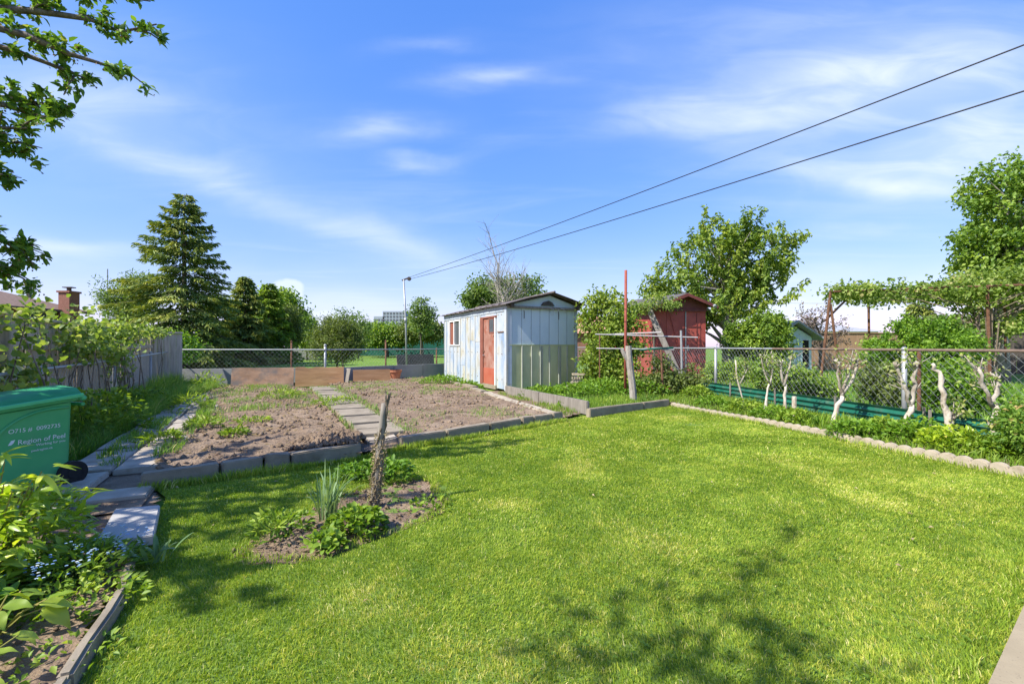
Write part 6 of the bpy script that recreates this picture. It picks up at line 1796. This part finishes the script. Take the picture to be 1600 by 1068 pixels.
bush('climbing_shrub', 'large leafy climber between the white shed and the red shed', (g.x + .25, 13.4, 0), [pxblob(955, 500, 34, 40, 13.4), pxblob(925, 500, 20, 30, 13.5), pxblob(980, 520, 22, 36, 13.3), pxblob(950, 550, 45, 38, 13.2), pxblob(960, 585, 45, 24, 13.0), pxblob(940, 470, 24, 14, 13.5)],
     M['cherry'], 260, 44, .14, .10, .065, 51, limbs=40, shell=.3, tb=.12)
bush('raspberry_bush', 'thorny bramble with reddish leaves before the red shed', (4.1, 12.2, 0), [pxblob(1035, 598, 30, 20, 12.0), pxblob(1072, 598, 24, 20, 12.0), pxblob(1012, 600, 22, 20, 11.8), pxblob(1085, 575, 8, 16, 12.1), pxblob(1030, 570, 14, 12, 12.1)], M['olive'], 130, 30, .12, .085, .05, 52, limbs=34, shell=.2)
bush('climbing_rose', 'wilted climber over the left eave of the red shed', (4.9, 15.7, 0), [pxblob(1000, 480, 22, 10, 15.6), pxblob(1040, 476, 22, 6, 15.6), pxblob(1030, 464, 24, 5, 15.6)], M['vine'], 70, 18, .1, .09, .05, 53, limbs=14, shell=.2, th=1.8)
# right border planting, front to back
border = [(1110, 640, .35, .26, 'leafy ground cover at the far end of the right border', 'hedge'), (1160, 648, .38, .26, 'leafy ground cover below the first pruned sapling', 'weed'), (1205, 658, .36, .24, 'leafy ground cover below the slender pruned trees', 'hedge'),
          (1245, 668, .32, .26, 'leafy ground cover before the short pale stake', 'weed'), (1340, 690, .34, .28, 'leafy plant left of the thick leaning pruned tree', 'hedge'), (1390, 690, .28, .3, 'leafy plant at the foot of the thick leaning pruned tree', 'weed'),
          (1440, 700, .34, .36, 'bushy peony like plant right of the thick leaning tree', 'hedge'), (1490, 712, .33, .33, 'lush green plant below the single stemmed pruned tree', 'peony'), (1540, 720, .3, .3, 'pale green plant near the right end of the edging', 'weed'), (1590, 725, .3, .3, 'leafy plant at the right picture edge by the edging', 'hedge'), (1085, 625, .4, .34, 'leafy plants at the start of the green strip', 'weed')]
for i, (px, py, rx, h, lab, mt) in enumerate(border):
    g = G(px, py)
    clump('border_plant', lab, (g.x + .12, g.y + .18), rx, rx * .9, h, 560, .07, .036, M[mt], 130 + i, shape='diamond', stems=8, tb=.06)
weeds('border_weeds', 'low green weeds covering the right border', RIGHTBED, 30000, .15, .013, 43, M['weed'], .02, thr=.36, patch=1.2)
for i, (px, py, lab) in enumerate(((1290, 674, 'daylily clump left of the fourth pruned tree'), (1322, 682, 'daylily clump right of the fourth pruned tree'), (1268, 672, 'small daylily clump before the pale stake'))):
    g = G(px, py); strap_clump('daylily_clump', lab, (g.x, g.y + .1), 34, .36 if i < 2 else .26, .018, M['hedge'], 150 + i, .75)
bush('rose_bush', 'rose bush with dark reddish leaves at the right picture edge', (5.75, 4.9, 0), [(5.75, 4.9, .38, .35, .35, .28), (5.95, 5.2, .5, .35, .3, .25), (5.6, 4.6, .3, .25, .25, .22)], M['apple'], 150, 30, .07, .05, .032, 54, limbs=24, shell=.3, tb=.12, th=.15, tr=.02)
px_tree('garden_shrub', 'dark shrub just behind the fence between second and third pruned tree', 1215, 10.4, [(1210, 590, 30, 34), (1255, 605, 36, 32), (1285, 620, 22, 20)], M['dark'], M['bark'], 170, 42, .12, .08, .045, .3, .04, 55, limbs=10, cat_='shrub', shell=.3)
px_tree('garden_shrub', 'reddish green shrub behind the white fence post', 1390, 8.6, [(1385, 600, 32, 36), (1365, 590, 16, 26)], M['olive'], M['bark'], 110, 36, .1, .07, .035, .3, .03, 56, limbs=14, cat_='shrub', shell=.25)
px_tree('garden_shrub', 'green shrub behind the fence right of the white post', 1480, 8.2, [(1470, 600, 36, 40), (1510, 610, 36, 34)], M['hedge'], M['bark'], 170, 36, .1, .08, .04, .3, .03, 57, limbs=14, cat_='shrub', shell=.3)
px_tree('garden_shrub', 'tall weeds behind the fence left of the pale blue shed', 1140, 15, [(1130, 585, 26, 16), (1165, 580, 26, 14)], M['weed'], M['bark'], 110, 40, .14, .1, .05, .2, .03, 58, limbs=6, cat_='shrub', shell=.3)

# grape vine on the left fences
def vine(label, blobs, seed, n, per, base, stems):
    t = thing('grape_vine', label, 'vine', base)
    geo, Cc = foliage(blobs, n, per, .11, .075, .068, seed, .25, 'round', .15, updir=.4, tb=.02)
    mb = MB(); r = random.Random(seed)
    for k in range(stems):
        c = Vector(Cc[r.randrange(len(Cc))]); b = Vector((c.x + r.uniform(-.3, .3), c.y + r.uniform(-.3, .3), 0))
        mb.tube([b, b.lerp(c, .5) + Vector((r.uniform(-.15, .15), r.uniform(-.1, .1), .1)), c], [.014, .01, .005], 5)
    obj('stem', mb, M['stub'], t)
    obj('foliage', geo, M['vine'], t)
def fp(Y, z, off=.1): return (lf(Y) + off, Y + off * .5, z)
def fb(Y, z, rl, rz_, off=.0): x, y, zz = fp(Y, z, off); return (x, y, zz, .3, rl, rz_)
vine('grape vine shoots climbing above the fence at the left picture edge', [fb(5.1, 1.5, .1, .4), fb(5.5, 1.1, .3, .32), fb(5.2, .95, .3, .4), fb(4.5, .9, .4, .4), fb(5.75, 1.65, .07, .35, -.05)], 61, 42, 14, (lf(5.3), 5.3, 0), 14)
vine('grape vine spilling over the wooden fence left of centre', [fb(7.4, 1.62, .45, .22, -.1), fb(8.0, 1.58, .5, .24, -.12), fb(7.0, 1.4, .3, .3), fb(8.6, 1.3, .35, .35), fb(7.7, 1.2, .5, .3)], 62, 74, 14, (lf(7.5), 7.5, 0), 18)
vine('grape vine along the far part of the wooden fence', [fb(9.6, 1.62, .7, .24, -.1), fb(10.8, 1.6, .6, .2, -.1), fb(9.4, 1.1, .12, .5), fb(11.8, 1.68, .7, .16, -.2), fb(13, 1.72, .6, .12, -.2)], 63, 84, 14, (lf(10), 10, 0), 18)
clump('fence_shrub', 'shaded leafy shrub at the foot of the left fence behind the bin', (lf(6) + .35, 6.2), .5, 1.0, .72, 1000, .09, .05, M['weed'], 64, 'shrub', stems=24, tb=-.05)
clump('fence_shrub', 'shaded thicket under the left fence further back', (lf(8.2) + .3, 8.3), .4, 1.2, .55, 850, .09, .045, M['weed'], 65, 'shrub', stems=24, tb=-.08)

# vine pergola in the right neighbour's garden
def pergola():
    zt = 3.1
    c = {'a': Vector((10.5, 15, 0)), 'b': Vector((14.2, 13.6, 0)), 'c': Vector((14.1, 18, 0)), 'd': Vector((18.2, 16.8, 0)), 'e': Vector((17.5, 12.4, 0))}
    t = thing('vine_pergola', 'rusty pipe pergola carrying a vine on the right', 'pergola', c['a'])
    def up(v, dz=0): return v + Vector((0, 0, zt + dz))
    for k, off in (('a', -.35), ('b', .1), ('c', .05), ('d', 0), ('e', -.3)):
        obj('post', MB().tube([c[k] + Vector((off, 0, -.05)), up(c[k])], .042, 8), M['rust'], t)
    obj('brace', MB().tube([A(1290, 500, 15), A(1310, 480, 15.4), A(1333, 458, 15.9)], .035, 6), M['rust'], t)
    obj('brace', MB().tube([c['a'] + Vector((.35, 0, 0)), up(c['a'], -.4)], .04, 6), M['rust'], t)
    for (p, q) in (('a', 'b'), ('b', 'e'), ('a', 'c'), ('c', 'd'), ('b', 'd')):
        obj('beam', MB().tube([up(c[p]), up(c[q])], .034, 8), M['rust'], t)
    for f in (.25, .5, .75):
        obj('cross_bar', MB().tube([up(c['a'].lerp(c['b'], f), .03), up(c['c'].lerp(c['d'], f), .03)], .03, 6), M['rust'], t)
    for f in (.3, .6):
        obj('cross_bar', MB().tube([up(c['a'].lerp(c['c'], f), .05), up(c['b'].lerp(c['d'], f), .05)], .03, 6), M['rust'], t)
    v = thing('pergola_vine', 'yellow green vine spread over the rusty pergola', 'vine', (14.6, 13.9, 0))
    blobs = []
    r = random.Random(31)
    for k in range(30):
        u, w = r.random(), r.random()
        p = (c['a'].lerp(c['b'], u)).lerp(c['c'].lerp(c['d'], u), w)
        th = .08 + .2 * u
        blobs.append((p.x, p.y, zt - .02 + th * r.uniform(.2, 1.1), .8, .7, th * r.uniform(.7, 1.3)))
    for k in range(10):
        p = c['b'].lerp(c['e'], r.random())
        blobs.append((p.x + r.uniform(0, 1), p.y + r.uniform(0, 2.5), zt + .3, .8, .8, .42))
    for k in range(9):
        p = c['a'].lerp(c['b'], .15 + .1 * k); blobs.append((p.x, p.y - .1, zt - r.uniform(.0, .12), .3, .25, r.uniform(.06, .18)))
    blobs += [(14.6, 14.0, 2.6, .6, .5, .5), (15.0, 13.9, 1.9, .5, .4, .5), (13.9, 14.2, 2.8, .5, .4, .3)]
    geo, Cc = foliage(blobs, 620, 22, .17, .115, .095, 66, .3, 'diamond', .1, tb=.0)
    mb = MB()
    for k in range(26):
        p = Vector(Cc[r.randrange(len(Cc))]); b = Vector((14.4 + r.uniform(-.15, .25), 13.9 + r.uniform(-.2, .2), 0))
        m = b + Vector((r.uniform(-.3, .5), r.uniform(-.2, .3), r.uniform(1.6, 2.6)))
        mb.tube([b, b.lerp(m, .5) + Vector((r.uniform(-.1, .1), 0, 0)), m, m.lerp(p, .5) + Vector((0, 0, .15)), p], [.03, .025, .02, .014, .006], 5)
    for k in range(30):
        p = Vector(Cc[r.randrange(len(Cc))]); q = Vector(Cc[r.randrange(len(Cc))])
        if (p - q).length < 2.5: mb.tube([p, p.lerp(q, .5) + Vector((0, 0, .05)), q], [.012, .012, .008], 4)
    obj('stem', mb, M['stub'], v)
    obj('foliage', geo, M['vine'], v)
pergola()
tag(obj('power_line', MB().tube([A(985, 471, 30), A(1290, 474, 30), A(1750, 477, 30)], .012, 4), M['galv']), 'thin grey wire running level across the right sky', 'cable')
rim = ISLAND + [ISLAND[0]] + [((p[0] + 1.15) * .86 - 1.15, (p[1] - 3.58) * .9 + 3.58) for p in (ISLAND + [ISLAND[0]])[::-1]]
weeds('rim_grass', 'ragged grass creeping over the rim of the flower island', rim, 2600, .05, .005, 48, M['grass'], 0.0, thr=.5, patch=5)
weeds('strip_weeds', 'weeds in the soil strip beside the plank edging', [(.98, 8.4), (1.34, 8.9), (-.1, 12.6), (-.4, 12.4), (.5, 10)], 1500, .1, .009, 49, M['weed'], .0, thr=.45, patch=2.5)
weeds('patio_edge_grass', 'uncut grass fringe along the patio edge', [(1.1, 1.25), (5.2, 4.2), (5.15, 4.28), (1.05, 1.33)], 2600, .05, .004, 50, M['grass'])
weeds('path_weeds', 'weeds creeping over the left rim of the worn path', [(-4.3, 4.6), (-4.0, 4.6), (-4.75, 6.0), (-6.2, 8.6), (-6.7, 8.8), (-5.2, 6.1)], 3200, .13, .009, 51, M['tallgrass'], .05, thr=.47, patch=3)
